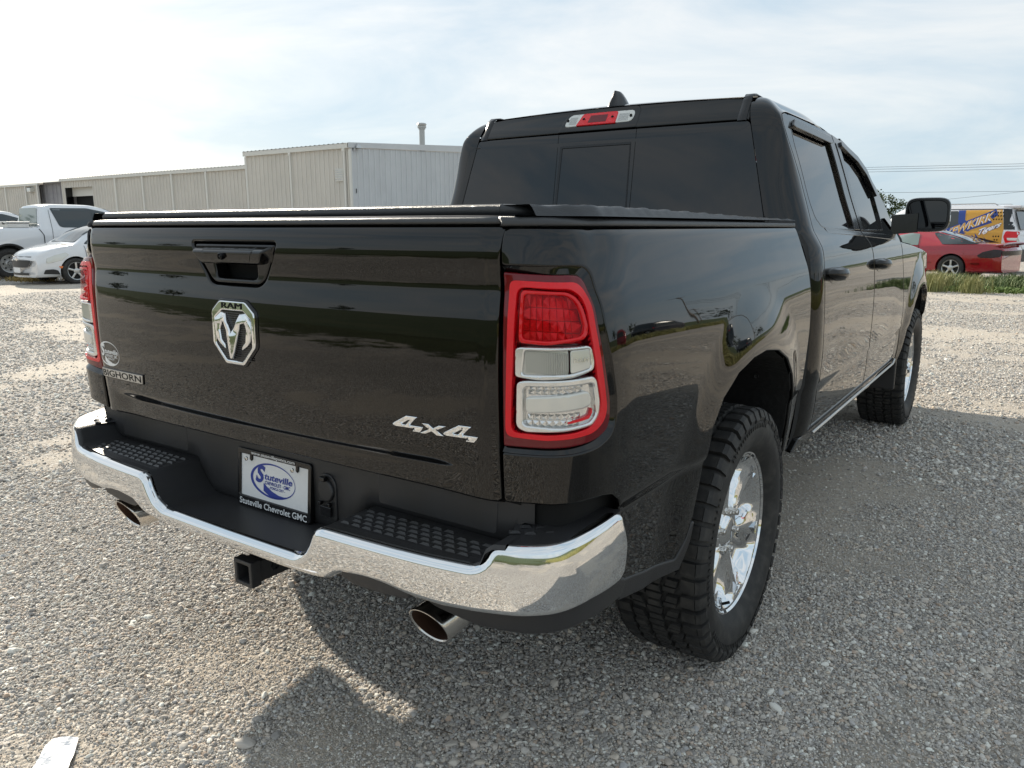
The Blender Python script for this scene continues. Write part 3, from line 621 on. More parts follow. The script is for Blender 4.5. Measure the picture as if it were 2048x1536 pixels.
# licence plate: lower edge closer to the viewer
pf = flat((0, .0305, .608), (1, 0, 0), (0, .085, 1))
def pfo(o): return lambda a, b: pf(a, b)+np.array([0, -o, 0])
plate = panel('licence_plate', bumper, M['white'], [(-.146, .024), (.146, .024), (.146, .150), (-.146, .150)], pf, step=.05, r=.0005, depth=.004)
frame_in = [(-.142, .0275), (.142, .0275), (.142, .1485), (.104, .1485), (.1035, .136), (.098, .131), (.0925, .1355), (.092, .1485), (-.090, .1485), (-.0905, .136), (-.096, .131), (-.1015, .1355), (-.102, .1485), (-.142, .1485)]
panel('plate_frame', plate, M['gloss'], rnd([(-.1555, 0), (.1555, 0), (.1555, .165), (-.1555, .165)], .010, 4), pfo(.005), step=.02, r=.003, depth=.010, holes=[frame_in])
for x in (-.096, .098): MB().lathe([(0, .0062), (-.003, .006), (-.004, .0042), (-.0042, .0005)], 14, 'y', (x, .0245, .608+.1425)).build('plate_screw', M['dull_chrome'], plate, True)
lettering('frame_text', plate, M['white'], 'Stuteville Chevrolet GMC', pfo(.0056), (0, .0125), .285, .0185, bold=.012, lift=.0006)
lettering('frame_text', plate, M['white'], 'www.stutevilleponca.com', pfo(.0058), (0, .1562), .184, .0118, bold=.014, lift=.0006)
dealer(plate, M['blue'], pfo(.0006), (-.006, .0875), .190, .098, .0004)
# --- hitch
hitch = MB()
def sq(mb, y0, y1, z, ro, ri):
    for r0, r1, flip in ((ro, ri, 0),):
        v = []
        for y in (y0, y1):
            for r_ in (ro, ri): v += [(-r_, y, z-r_), (r_, y, z-r_), (r_, y, z+r_), (-r_, y, z+r_)]
        f = []
        for k in range(4):
            j = (k+1) % 4; f += [(k, j, 4+j, 4+k), (8+k, 12+k, 12+j, 8+j), (k, 8+k, 8+j, j), (4+k, 4+j, 12+j, 12+k)]
        mb.add(v, f)
sq(hitch, -.082, .45, .470, .0305, .025); sq(hitch, -.084, -.052, .470, .037, .0255)
hit = hitch.build('hitch_receiver', M['plastic'], truck, bevel=.0025)
mb = MB(); mb.tube([(-.62, .36, .47), (.62, .36, .47)], .038, 14); mb.box((0, .40, .44), (.30, .02, .10)); mb.build('hitch_crossbar', M['plastic'], truck, True)
MB().lathe([(0, .013), (.002, .013), (.002, .009), (-.004, .009)], 16, 'x', (.0306, .0, .47)).lathe([(0.0008, .0092), (0.0008, .0005)], 16, 'x', (.0306, .0, .47)).build('pin_hole', M['gloss'], hit, True)
# --- exhaust
for sgn in (1, -1):
    c = Vector((sgn*.6285, -.047, .493)); d = Vector((sgn*-.06, 1, .02)).normalized()
    mb = MB()
    ro, ri = .056, .050
    def ringpts(off, r_, cut): return [(c.x+d.x*off+r_*math.cos(t), c.y+d.y*off+cut*math.sin(t)*r_, c.z+d.z*off+r_*math.sin(t)*.92) for t in np.linspace(0, 2*math.pi, 40, endpoint=False)]
    prof_ = [(.42, .048, 0), (.30, .050, 0), (.10, ro, -.1), (.004, ro, -.5), (0, ro-.002, -.5), (-.001, ro-.004, -.5), (.003, ri-.001, -.5)]
    mb.grid([ringpts(*q) for q in prof_], True); ex = mb.build('exhaust_tip', M['dull_chrome'], truck, True)
    MB().grid([ringpts(.003, ri-.001, -.5), ringpts(.10, ri-.004, -.2), ringpts(.25, ri-.006, 0), ringpts(.252, .002, 0)], True).build('pipe_bore', M['rust'], ex, True)
# --- underbody
mb = MB(); mb.box((-.42, 2.6, .50), (.09, 4.9, .14)).box((.42, 2.6, .50), (.09, 4.9, .14))
mb.tube([(-.80, 1.09, .40), (.80, 1.09, .40)], .05, 16); mb.lathe([(-.14, .05), (-.1, .12), (0, .16), (.1, .12), (.14, .05)], 20, 'x', (0, 1.09, .40))
mb.tube([(0, 1.2, .42), (0, 3.3, .5)], .04, 12); mb.box((0, .42, .54), (1.3, .10, .08)); mb.tube([(-.35, .55, .45), (.35, .55, .45)], .09, 18)
mb.tube([(.6, .30, .50), (.5, .8, .52)], .03, 10); mb.tube([(-.6, .30, .50), (-.5, .8, .52)], .03, 10)
mb.box((0, .95, .80), (1.5, 1.7, .03)); mb.box((0, 3.2, .46), (1.60, 2.5, .06)); mb.box((0, 5.3, .5), (1.3, .6, .2))
mb.tube([(-.80, 4.76, .41), (.80, 4.76, .41)], .045, 12)
mb.build('chassis', M['liner'], truck, True)
# --- tonneau cover
rows = []; tt = np.concatenate([np.linspace(0, .96, 20), [.975, .984, .988, .993, .997, 1.0]]); tt = np.concatenate([-tt[::-1], tt[1:]])
for y in np.linspace(.056, 1.74, 120):
    drop = .017*smstep(.15, 1.7, y); row = []
    for t in tt:
        xe = float(_cx(y+.17))-.080-.05*(1-smstep(.0, .16, y-.05)); e = float(smstep(.982, 1.0, abs(t))); wr = (.0016*math.sin(y*46)+.0012*math.sin(y*97+1.3))*smstep(.95, .99, abs(t))
        row.append((xe*t+math.copysign(.004*e, t)+math.copysign(.0025*math.sin(y*60+2)*e*(1-e)*4, t), y, 1.4335-drop-e*(.0225-drop)+wr*(1-e)))
    rows.append(row)
ton = MB().grid(rows).build('tonneau_cover', M['vinyl'], truck, True, angle=60)
mb = MB(); mb.tube([(x, .060+.0*abs(x), 1.4235) for x in np.linspace(-.765, .765, 12)], .0125, 14); mb.build('cover_rail', M['vinyl'], ton, True)
mb = MB()
for sgn in (1, -1):
    mb = MB(); mb.tube([(sgn*.760, .060, 1.4235), (sgn*.785, .068, 1.4225), (sgn*.808, .10, 1.4195), (sgn*.826, .16, 1.416)], [.0125, .0125, .011, .006], 12); mb.build('cover_edge', M['vinyl'], ton, True)

# --- cab
cabrear = None
GL = [(-.775, 1.36), (.775, 1.36), (.765, 1.43), (.668, 1.803), (.20, 1.815), (-.20, 1.815), (-.668, 1.803), (-.765, 1.43)]
rwall = panel('rear_window', truck, M['glass'], rnd([(-.785, 1.30), (.785, 1.30), (.772, 1.40), (.672, 1.8035), (-.672, 1.8035), (-.772, 1.40)], [.005, .005, .03, .02, .02, .03]), rear_s, step=.04, r=.004, depth=.012)
fr = panel('slider_frame', rwall, M['gloss'], rnd([(-.192, 1.34), (.182, 1.34), (.170, 1.750), (-.186, 1.750)], .006), lambda a, b: rear_s(a, b)-np.array([0, .003, 0]), step=.05, r=.002, depth=.006, holes=[[(-.178, 1.35), (.178, 1.35), (.167, 1.738), (-.172, 1.738)]])
panel('slider_pane', rwall, M['glass'], [(-.176, 1.352), (.176, 1.352), (.165, 1.736), (-.170, 1.736)], lambda a, b: rear_s(a, b)-np.array([0, .0012, 0]), step=.05, r=0, depth=.002)
for x0, x1 in ((-.196, -.2005), (.193, .1885)): MB().add(*(lambda P: ([tuple(p) for p in P], [(0, 1, 2, 3)]))(rear_s(np.array([x0, x0+.0025, x1+.0025, x1]), np.array([1.34, 1.34, 1.802, 1.802]))-np.array([0, .001, 0]))).build('pane_seam', M['gap'], rwall, fix=False)
# rear header with lamp
BRK = [(-.215, 1.826), (.190, 1.826), (.180, 1.903), (.165, 1.912), (-.185, 1.912), (-.203, 1.905)]
hdr = panel('rear_header', truck, M['paint'], [(-.672, 1.8085), (.672, 1.8085), (.652, 1.895), (.55, 1.905), (.2, 1.914), (-.2, 1.914), (-.55, 1.905), (-.652, 1.895)], rear_s, step=.03, r=.006, depth=.02)
panel('lamp_panel', hdr, M['paint'], rnd([(-.206, 1.8105), (.187, 1.8105), (.182, 1.895), (.165, 1.911), (-.150, 1.911), (-.185, 1.895)], [.003, .003, .02, .012, .02, .03]), lambda a, b: rear_s(a, b)-np.array([0, .003, 0]), step=.03, r=.004, depth=.006)
blf = lambda o: (lambda a, b: rear_s(a, b)-np.array([0, .006+o, 0]))
bl = panel('high_brake_lamp', truck, M['clear'], rnd([(-.185, 1.834), (.160, 1.838), (.162, 1.893), (-.170, 1.893)], .026, 8), blf(0), step=.02, r=.006, depth=.014)
panel('brake_lens', bl, M['reflex'], rnd([(-.118, 1.8365), (.080, 1.8365), (.078, 1.8915), (-.098, 1.8915)], [.006, .006, .012, .012]), blf(.004), step=.02, r=.003, depth=.008)
panel('brake_core', bl, M['lampdark'], rnd([(-.060, 1.846), (.032, 1.846), (.032, 1.880), (-.055, 1.880)], .002), blf(.0046), step=.02, r=.001, depth=.002)
for x0, x1 in ((-.160, -.122), (.086, .135)):
    mb = MB()
    for k in range(7):
        for j in range(4):
            P = blf(.001)(np.array([x0+(x1-x0)*(k+.5)/7]), np.array([1.848+.0085*j]))[0]; mb.box(tuple(P), ((x1-x0)/7*.8, .004, .006))
    mb.build('cargo_lens', M['steel'], bl, kind='stuff')
for x in (-.168, -.085, .058, .147): 
    P = blf(.004)(np.array([x]), np.array([1.864]))[0]; MB().lathe([(0, .007), (-.002, .006), (-.0025, .0005)], 12, 'y', tuple(P)).build('lamp_screw', M['gap'], bl, True)
# roof
def roof_z(x, y):
    e = np.abs(x)/.775; z = 1.930-.030*e**2-.058*smstep(.86, 1.0, e)**1.5
    return z-.038*smstep(2.5, 3.15, y)+.006*smstep(2.0, 2.4, y)*(1-e**2)-.012*(1-smstep(1.93, 2.05, y))
rows = [[(x, y, float(roof_z(np.array(x), np.array(y)))) for x in np.concatenate([np.linspace(-.775, -.62, 16), np.linspace(-.6, .6, 25), np.linspace(.62, .775, 16)])] for y in np.linspace(2.05, 3.12, 18)]
roof = MB().grid(rows).build('roof', M['paint'], truck, True, angle=80)
hy = lambda x: float(rear_s(np.array(x), np.array(1.912))[1])
MB().grid([[(x, hy(x)-.006+(2.05-hy(x)+.006)*t, 1.913-.010*(abs(x)/.66)**2+(float(roof_z(np.array(x), np.array(2.05)))-1.913+.010*(abs(x)/.66)**2)*(2*t-t*t)) for x in np.linspace(-.664, .664, 41)] for t in np.linspace(0, 1, 7)]).build('roof_rear_edge', M['paint'], roof, True, angle=80)
for sgn in (1, -1):
    path = [(float(rear_s(np.array(.64), np.array(z))[1])-.004, z) for z in np.linspace(1.806, 1.900, 8)]+[(1.985, 1.9165), (2.02, 1.921), (2.2, float(roof_z(np.array(.64), np.array(2.2)))+.004), (3.1, float(roof_z(np.array(.64), np.array(3.1)))+.004)]
    MB().grid([[(sgn*(x-(.012 if z < 1.82 else 0)*0), y, z+dz) for x, dz in ((.620, -.004), (.622, .0), (.655, .0), (.657, -.004))] for y, z in path]).build('roof_drip_strip', M['gloss'], roof, True, angle=60)
# shark fin
fin = []
for t, (yy, zz, hw) in enumerate(((1.99, 1.928, .030), (2.0, 1.950, .026), (2.03, 1.985, .018), (2.055, 1.998, .010), (2.075, 2.002, .004))): pass
def fin_ring(z, k):
    y0 = 1.985+.055*k**.8; y1 = 2.185-.085*k**1.6; hw = .034*(1-k)**.75+.004
    return [(hw*math.sin(t)*(1 if math.cos(t) < .2 else .75), (y0+y1)/2-(y1-y0)/2*math.cos(t), z) for t in np.linspace(0, 2*math.pi, 20, endpoint=False)]
mb = MB(); mb.grid([fin_ring(1.918, 0), fin_ring(1.930, .06), fin_ring(1.95, .32), fin_ring(1.97, .58), fin_ring(1.988, .82), fin_ring(1.997, .97)], True); k0 = len(mb.v); mb.f.append(tuple(range(k0-20, k0)))
fn_ = mb.build('shark_fin_antenna', M['gloss'], truck, True, angle=50)
for sgn in (1, -1):
    # rear corner pillar: from the glass edge round to the door cut, then the rounded roof corner
    def pil_row(z):
        gx = float(np.interp(z, [.5, 1.30, 1.40, 1.8035], [.785, .785, .774, .674])); gy = float(rear_s(np.array(gx), np.array(max(z, 1.30)))[1])-(.03 if z < 1.30 else 0)
        D = cab_s(np.array(float(np.interp(z, [.5, .7, 1.0, 1.18, 1.25, 1.30, 1.353, 1.406, 1.49, 1.573, 1.653, 1.723, 1.782, 1.80], [1.985, 1.99, 1.957, 1.940, 1.938, 1.956, 1.974, 1.973, 1.985, 1.985, 1.964, 1.940, 1.933, 1.934]))), np.array(z))
        p0 = np.array([gx, gy]); p3 = np.array([D[0], D[1]]); c1 = np.array([p3[0]*.72+gx*.28+.015, gy+.004]); c2 = np.array([p3[0]+.004, gy+(p3[1]-gy)*.45])
        return [np.array([q[0], q[1], z]) for q in [(1-t)**3*p0+3*t*(1-t)**2*c1+3*t*t*(1-t)*c2+t**3*p3 for t in np.linspace(0, 1, 22)]]
    rows = [pil_row(z) for z in np.concatenate([np.linspace(.55, 1.2, 12), np.linspace(1.24, 1.80, 26)])]
    P0 = rows[-1]; Pm = pil_row(1.785); cor = []
    for k, t in enumerate(np.linspace(0, 1, 22)):
        a = P0[k]; d = (P0[k]-Pm[k])/.015; xe = .655+.118*t; c = np.array([xe, 2.05, float(roof_z(np.array(xe), np.array(2.05)))]); h_ = c[2]-a[2]
        b1 = a+d*h_*.75; b2 = np.array([xe+(a[0]-xe)*.10, 2.05-.065*(1-.2*t), c[2]-.003])
        cor.append([(1-u)**3*a+3*u*(1-u)**2*b1+3*u*u*(1-u)*b2+u**3*c for u in np.linspace(0, 1, 12)])
    rows += [[cor[k][m] for k in range(22)] for m in range(1, 12)]
    MB().grid([[(sgn*q[0], q[1], q[2]) for q in r_] for r_ in rows]).build('rear_pillar', M['paint'], truck, True, angle=80)
    # doors
    rd_out = [(1.992, .552), (1.995, .70), (1.963, 1.0), (1.946, 1.18), (1.944, 1.25), (1.962, 1.30), (1.98, 1.353), (1.979, 1.406), (1.991, 1.492), (1.991, 1.573), (1.97, 1.653), (1.946, 1.723), (1.938, 1.782), (1.946, 1.812), (1.972, 1.83), (2.009, 1.838), (2.15, 1.843), (2.576, 1.839), (2.80, 1.830), (2.83, 1.70), (2.90, 1.40), (2.975, 1.28), (3.01, 1.15), (3.055, .95), (3.09, .75), (3.10, .552)]
    rwin = rnd([(2.042, 1.796), (2.105, 1.810), (2.70, 1.796), (2.762, 1.44), (2.77, 1.378), (2.26, 1.385), (2.14, 1.394), (2.072, 1.427), (2.052, 1.485), (2.047, 1.6), (2.03, 1.714)], [.012, .02, .012, .02, .01, .03, .04, .03, .03, .05, .05], 4)
    rd = panel('rear_door', truck, M['paint'], rd_out, cab_s, step=.03, r=.006, depth=.03, sx=sgn, bstep=.018, holes=[rwin])
    panel('door_window', rd, M['glass'], [(2.02, 1.815), (2.73, 1.815), (2.80, 1.365), (2.1, 1.365), (2.03, 1.45)], cab_off(-.012), step=.06, r=0, depth=0, sx=sgn)
    panel('window_trim', rd, M['gloss'], rnd([(2.033, 1.80), (2.10, 1.818), (2.708, 1.803), (2.774, 1.44), (2.782, 1.370), (2.25, 1.378), (2.132, 1.387), (2.062, 1.423), (2.042, 1.485), (2.037, 1.6), (2.02, 1.714)], .02, 3), cab_off(.001), step=.03, r=.002, depth=.008, sx=sgn, holes=[rwin])
    panel('belt_moulding', rd, M['gloss'], rnd([(2.17, 1.385), (2.895, 1.366), (2.90, 1.343), (2.20, 1.361)], .006), cab_off(.002), step=.05, r=.003, depth=.006, sx=sgn)
    panel('window_visor', rd, M['gloss'], rnd([(2.04, 1.790), (2.10, 1.822), (2.72, 1.808), (2.74, 1.780), (2.68, 1.772), (2.08, 1.784)], .008), cab_off(.014), step=.05, r=.004, depth=.012, sx=sgn)
    fd_out = [(3.107, .552), (3.097, .75), (3.062, .95), (3.017, 1.15), (2.982, 1.28), (2.907, 1.40), (2.837, 1.70), (2.807, 1.830), (2.873, 1.826), (3.074, 1.804), (3.28, 1.765), (3.475, 1.70), (3.674, 1.612), (3.825, 1.522), (3.95, 1.372), (3.90, 1.30), (3.93, 1.20), (4.03, 1.0), (4.09, .85), (4.12, .70), (4.12, .552)]
    fwin = rnd([(2.92, 1.786), (3.04, 1.774), (3.25, 1.740), (3.41, 1.685), (3.54, 1.565), (3.55, 1.44), (3.53, 1.374), (2.995, 1.374)], [.012, .03, .03, .03, .05, .02, .012, .012], 4)
    fd = panel('front_door', truck, M['paint'], fd_out, cab_s, step=.035, r=.006, depth=.03, sx=sgn, bstep=.02, holes=[fwin])
    panel('door_window', fd, M['glass'], [(2.90, 1.80), (3.06, 1.79), (3.44, 1.69), (3.58, 1.57), (3.58, 1.36), (2.97, 1.36)], cab_off(-.012), step=.06, r=0, depth=0, sx=sgn)
    panel('window_trim', fd, M['gloss'], rnd([(2.908, 1.796), (3.045, 1.785), (3.26, 1.751), (3.425, 1.694), (3.56, 1.57), (3.575, 1.44), (3.55, 1.366), (2.98, 1.366)], .02, 3), cab_off(.001), step=.04, r=.002, depth=.008, sx=sgn, holes=[fwin])
    panel('belt_moulding', fd, M['gloss'], rnd([(2.915, 1.366), (3.80, 1.340), (3.86, 1.330), (3.76, 1.313), (2.93, 1.342)], .006), cab_off(.002), step=.05, r=.003, depth=.006, sx=sgn)
    panel('pillar_trim', rd, M['gloss'], [(2.71, 1.79), (2.80, 1.79), (2.892, 1.374), (2.775, 1.376)], cab_off(.003), step=.06, r=.002, depth=.006, sx=sgn)
    panel('window_visor', fd, M['gloss'], rnd([(2.915, 1.78), (2.925, 1.802), (3.05, 1.792), (3.27, 1.757), (3.44, 1.70), (3.58, 1.58), (3.56, 1.555), (3.40, 1.665), (3.24, 1.722), (3.04, 1.756)], .006), cab_off(.014), step=.05, r=.004, depth=.012, sx=sgn)
    panel('pillar_trim', fd, M['gloss'], [(2.838, 1.79), (2.91, 1.79), (2.985, 1.372), (2.915, 1.372)], cab_off(.003), step=.06, r=.002, depth=.006, sx=sgn)
    for o_, cuts in ((rd, (1.998, 2.215)), (fd, (3.036, 3.255))):
        y0, y1 = cuts; rows = []
        for t in np.linspace(0, 1, 17):
            y = y0+(y1-y0)*t; e = math.sin(math.pi*min(1, max(0, t)))**.45; zc = 1.205-.012*t; hh = .006+.023*e
            bx = float(cab_s(np.array(y), np.array(zc))[0]); po = .008+.052*e
            rows.append([(sgn*(bx+po*a), y, zc+hh*b) for a, b in ((-.2, .95), (.45, 1.0), (.86, .75), (1.0, .15), (.97, -.35), (.75, -.85), (.3, -1.05), (-.2, -.9))])
        hd = MB().grid(rows, True); hd.f += [tuple(range(8)), tuple(range(len(hd.v)-8, len(hd.v)))]; hd.build('door_handle', M['paint'], o_, True, angle=45)
        panel('handle_cup', o_, M['gloss'], ellipse((y0+y1)/2+.01, 1.192, .095, .036, 24), cab_off(.002), step=.03, r=.003, depth=.006, sx=sgn)
    # rocker
    panel('rocker_panel', truck, M['paint'], [(1.80, .50), (4.14, .48), (4.14, .546), (1.86, .546)], cab_off(-.006), step=.06, r=.006, depth=.03, sx=sgn)
    MB().tube([(sgn*(.975+.004), 1.99, .5475), (sgn*.979, 3.0, .5455), (sgn*.979, 4.02, .5435), (sgn*.975, 4.10, .56)], .0065, 8).build('rocker_moulding', M['steel'], truck, True)
    MB().grid([[(sgn*(q[0]-.03), q[1], q[2]) for q in cab_s(np.full(20, y), np.linspace(.5, 1.36, 20))] for y in np.linspace(1.80, 4.2, 20)]).build('body_shell', M['gap'], truck, True, fix=False)
    # front fender
    ff = [(4.127, .52), (4.127, .70), (4.097, .85), (4.037, 1.0), (3.937, 1.20), (3.91, 1.30), (4.3, 1.275), (4.8, 1.235), (5.3, 1.18), (5.62, 1.10), (5.70, .95), (5.70, .62), (5.23, .62)]+[(y, z) for y, z in FARCH[::-1][1:]]
    fp = panel('front_fender', truck, M['paint'], ff, cab_s, step=.04, r=.006, depth=.03, sx=sgn, bstep=.02)
    fa = np.array([q for q in _fd]); rows = [[(sgn*(float(cab_s(np.array(y), np.array(z))[0])-d), y, z) for d in (.008, .08, .2, .34)] for y, z in fa]
    MB().grid(rows).build('wheel_arch_liner', M['liner'], fp, True, fix=False)
    MB().box((sgn*.86, 4.175, .52), (.24, .03, .34)).build('mud_flap', M['plastic'], fp, bevel=.008)
    # mirror
    mr = empty('side_mirror', None, None); mr.parent = truck
    MB().grid([[(sgn*x, y, z) for x, y, z in r_] for r_ in [[(.93, 3.79+.02*k, z), (.99, 3.82+.02*k, z+.004), (1.06, 3.85+.01*k, z+.01)] for k, z in ((0, 1.345), (0, 1.455), (6, 1.46), (6, 1.345), (0, 1.345))]]).build('mirror_arm', M['gloss'], mr, True)
    shell = [[(sgn*(1.105+sx_*a), 3.855+dy, 1.456+sz*b) for sx_, sz in [(math.copysign(abs(math.cos(t))**.45, math.cos(t)), math.copysign(abs(math.sin(t))**.45, math.sin(t))) for t in np.linspace(0, 2*math.pi, 40, endpoint=False)]] for a, b, dy in ((.100, .078, .012), (.104, .082, .0), (.114, .094, 0.0), (.118, .098, .012), (.116, .096, .05), (.098, .082, .11), (.06, .05, .14), (.01, .01, .145))]
    MB().grid(shell, True).build('mirror_shell', M['gloss'], mr, True, angle=50)
    mg = [(sgn*(1.105+.101*math.copysign(abs(math.cos(t))**.45, math.cos(t))), 3.864, 1.456+.079*math.copysign(abs(math.sin(t))**.45, math.sin(t))) for t in np.linspace(0, 2*math.pi, 40, endpoint=False)]
    MB().add(mg, [tuple(range(40))]).build('mirror_glass', M['glass'], mr)
    MB().box((sgn*1.216, 3.885, 1.435), (.014, .03, .040)).build('mirror_lamp', M['clear'], mr, bevel=.004)
# windscreen, bonnet, nose
AP = np.array([(.770, 3.10, 1.822), (.795, 3.409, 1.758), (.838, 3.689, 1.625), (.876, 3.86, 1.499), (.92, 3.97, 1.350)]); ap = lambda t: [float(np.interp(t*4, range(5), AP[:, k])) for k in range(3)]
MB().grid([[(ap(t)[0]*x*.985, ap(t)[1]+.16*(1-x*x), ap(t)[2]+.035*(1-t)*(1-x*x)) for x in np.linspace(-1, 1, 17)] for t in np.linspace(0, 1, 13)]).build('windscreen', M['glass'], truck, True)
for sgn in (1, -1): MB().grid([[(sgn*(ap(t)[0]+o), ap(t)[1]-.01+d, ap(t)[2]+zz) for o, d, zz in ((-.05, .05, .004), (-.03, .01, .012), (-.008, -.012, .010), (.0, -.03, -.012))] for t in np.linspace(0, 1.0, 13)]).build('front_pillar', M['paint'], truck, True)
MB().grid([[(x*.90*(1-.1*smstep(.5, 1, t)), 3.96+1.70*t+.06*(1-x*x), 1.315-.085*t-.10*smstep(.75, 1, t)+.02*(1-x*x)) for x in np.linspace(-1, 1, 21)] for t in np.linspace(0, 1, 16)]).build('bonnet', M['paint'], truck, True)
mb = MB(); mb.box((0, 5.70, .96), (1.55, .10, .36)).build('grille', M['gloss'], truck, bevel=.02)
for sgn in (1, -1): MB().box((sgn*.80, 5.62, .98), (.22, .18, .20)).build('headlamp', M['clear'], truck, bevel=.02)
MB().box((0, 5.74, .66), (1.86, .18, .22)).build('front_bumper', M['chrome'], truck, bevel=.03)
# cabin inside: seats and floor behind the tinted glass
mb = MB(); mb.box((0, 3.0, .62), (1.7, 2.3, .06)); mb.box((0, 2.15, 1.05), (1.35, .16, .62)); mb.box((-.42, 3.15, 1.05), (.5, .16, .62)); mb.box((.42, 3.15, 1.05), (.5, .16, .62)); mb.build('seats', M['liner'], truck, bevel=.04)
MB().box((0, 1.79, .93), (1.60, .03, .84)).build('cab_back_wall', M['gap'], truck)

# --- wheels
def arc_block(mb, th0, th1, x0, x1, x2, x3, r0, r1, inset=.0015, cy=0, cz=0):
    """tread block: quad (th0:x0..x1, th1:x2..x3) raised from r0 to r1"""
    def P(t, x, r_): return (x, r_*math.cos(t), r_*math.sin(t))
    b = [P(th0, x0, r0), P(th0, x1, r0), P(th1, x3, r0), P(th1, x2, r0)]; dt = inset/r1; sx_ = inset if x1 > x0 else -inset
    t_ = [P(th0+dt, x0+sx_, r1), P(th0+dt, x1-sx_, r1), P(th1-dt, x3-sx_, r1), P(th1-dt, x2+sx_, r1)]
    mb.add(b+t_, [(0, 1, 5, 4), (1, 2, 6, 5), (2, 3, 7, 6), (3, 0, 4, 7), (4, 5, 6, 7)])
def hero_wheel(loc, sgn):
    w = empty('wheel', None, None, loc); w.parent = truck; w.scale = (sgn, 1, 1)
    RT = .415; HW = .138
    mb = MB(); mb.lathe([(-.12, .27), (-.138, .30), (-.146, .345), (-.138, .385), (-.118, .399), (0, .402), (.118, .399), (.132, .390), (.142, .372), (.1485, .345), (.146, .318), (.138, .297), (.128, .283), (.118, .272), (.112, .266), (.10, .262)], 96)
    tyre = mb.build('tyre', M['rubber'], w, True, angle=60)
    N = 48; mb = MB(); d = 2*math.pi/N; gsp = .25
    for k in range(N):
        t = k*d; al = (k % 2)*.006
        # shoulders: slightly curved lugs, the outer wrapping on to the side wall
        for s_ in (1, -1):
            t0 = t+(0 if s_ > 0 else d*.5)
            arc_block(mb, t0+gsp*d*.5, t0+d*(1-gsp*.5), s_*.082, s_*(.126), s_*.078, s_*(.126), .400, RT-.002, .0025)
            v = []; 
            for (th) in (t0+gsp*d*.6, t0+d*(1-gsp*.6)):
                for x_, r_ in ((.126, .412), (.139-al*.3, .405), (.1475+al*.2, .384-al), (.1445, .372-al), (.136, .38), (.12, .395)): v.append((s_*x_, r_*math.cos(th), r_*math.sin(th)))
            mb.add(v, [(0, 1, 7, 6), (1, 2, 8, 7), (2, 3, 9, 8), (0, 5, 4, 3, 2, 1), (6, 7, 8, 9, 10, 11)])
        # intermediate rows: slanted z blocks
        for s_ in (1, -1):
            t0 = t+(d*.18 if s_ > 0 else d*.68)
            arc_block(mb, t0+gsp*d*.5, t0+d*.56, s_*.040, s_*.076, s_*.034, s_*.072, .401, RT, .002)
            arc_block(mb, t0+d*.58, t0+d*(1.0-gsp*.4), s_*.030, s_*.071, s_*.026, s_*.066, .401, RT, .002)
        t0 = t+d*.3
        arc_block(mb, t0, t0+d*.46, -.026, .028, -.019, .021, .401, RT, .002); arc_block(mb, t0+d*.53, t0+d*.94, -.020, .018, -.023, .025, .401, RT, .002)
    mb.build('tread', M['rubber'], tyre, kind='stuff')
    # side wall ribs and raised letters band
    mb = MB()
    for k in range(120):
        t = k*2*math.pi/120; 
        if (k//6) % 4 == 3: continue
        for r0, r1 in ((.352, .366),): mb.add([(.1495, r_*math.cos(t+dd), r_*math.sin(t+dd)) for r_, dd in ((r0, 0), (r1, .004), (r1, .020), (r0, .016))]+[(.147, r_*math.cos(t+dd), r_*math.sin(t+dd)) for r_, dd in ((r0, 0), (r1, .004), (r1, .020), (r0, .016))], [(0, 1, 2, 3), (0, 4, 5, 1), (2, 6, 7, 3)])
    mb.build('sidewall_relief', M['rubber'], tyre, kind='stuff')
    # rim
    rim = MB(); rim.lathe([(-.10, .262), (-.10, .235), (-.02, .225), (.085, .236), (.098, .250), (.104, .264), (.109, .2685), (.113, .266), (.113, .261), (.106, .256)], 72)
    rim = rim.build('rim', M['chrome'], w, True, angle=50)
    NS = 6; NA = 30; mb = MB(); rads = [.060, .078, .094, .100, .125, .150, .172, .180, .200, .216, .226, .236, .250, .259]; V = []; F = []
    def face(rr, u):
        """depth of the wheel face: u = 0 at the middle of a spoke, 1 between two spokes"""
        sp = .082+.024*max(0, (rr-.06)/.2)**1.3-.010*max(0, (.095-rr)/.035)-.017*min(u, .5)/.5*float(smstep(.07, .10, rr)*(1-smstep(.225, .252, rr))); w = .46+.10*abs(rr-.15)/.1
        inb = smstep(.086, .102, rr)*(1-smstep(.205, .236, rr)); d = float(smstep(w, w+.20, u))*.026*float(inb); return sp-d-.006*float(smstep(0, .18, .18-u))*float(inb)*.5
    for rr in rads:
        for k in range(NS*NA):
            th = 2*math.pi*k/(NS*NA); u = abs(((k % NA)/NA)*2-1); V.append((face(rr, 1-u if False else u), rr*math.cos(th+.26), rr*math.sin(th+.26)))
    for a in range(len(rads)-1):
        for k in range(NS*NA):
            um = abs((((k % NA)+.5)/NA)*2-1); rm = (rads[a]+rads[a+1])/2
            if .100 < rm < .180 and um > .80: continue
            F.append((a*NS*NA+k, a*NS*NA+(k+1) % (NS*NA), (a+1)*NS*NA+(k+1) % (NS*NA), (a+1)*NS*NA+k))
    mb.add(V, F)
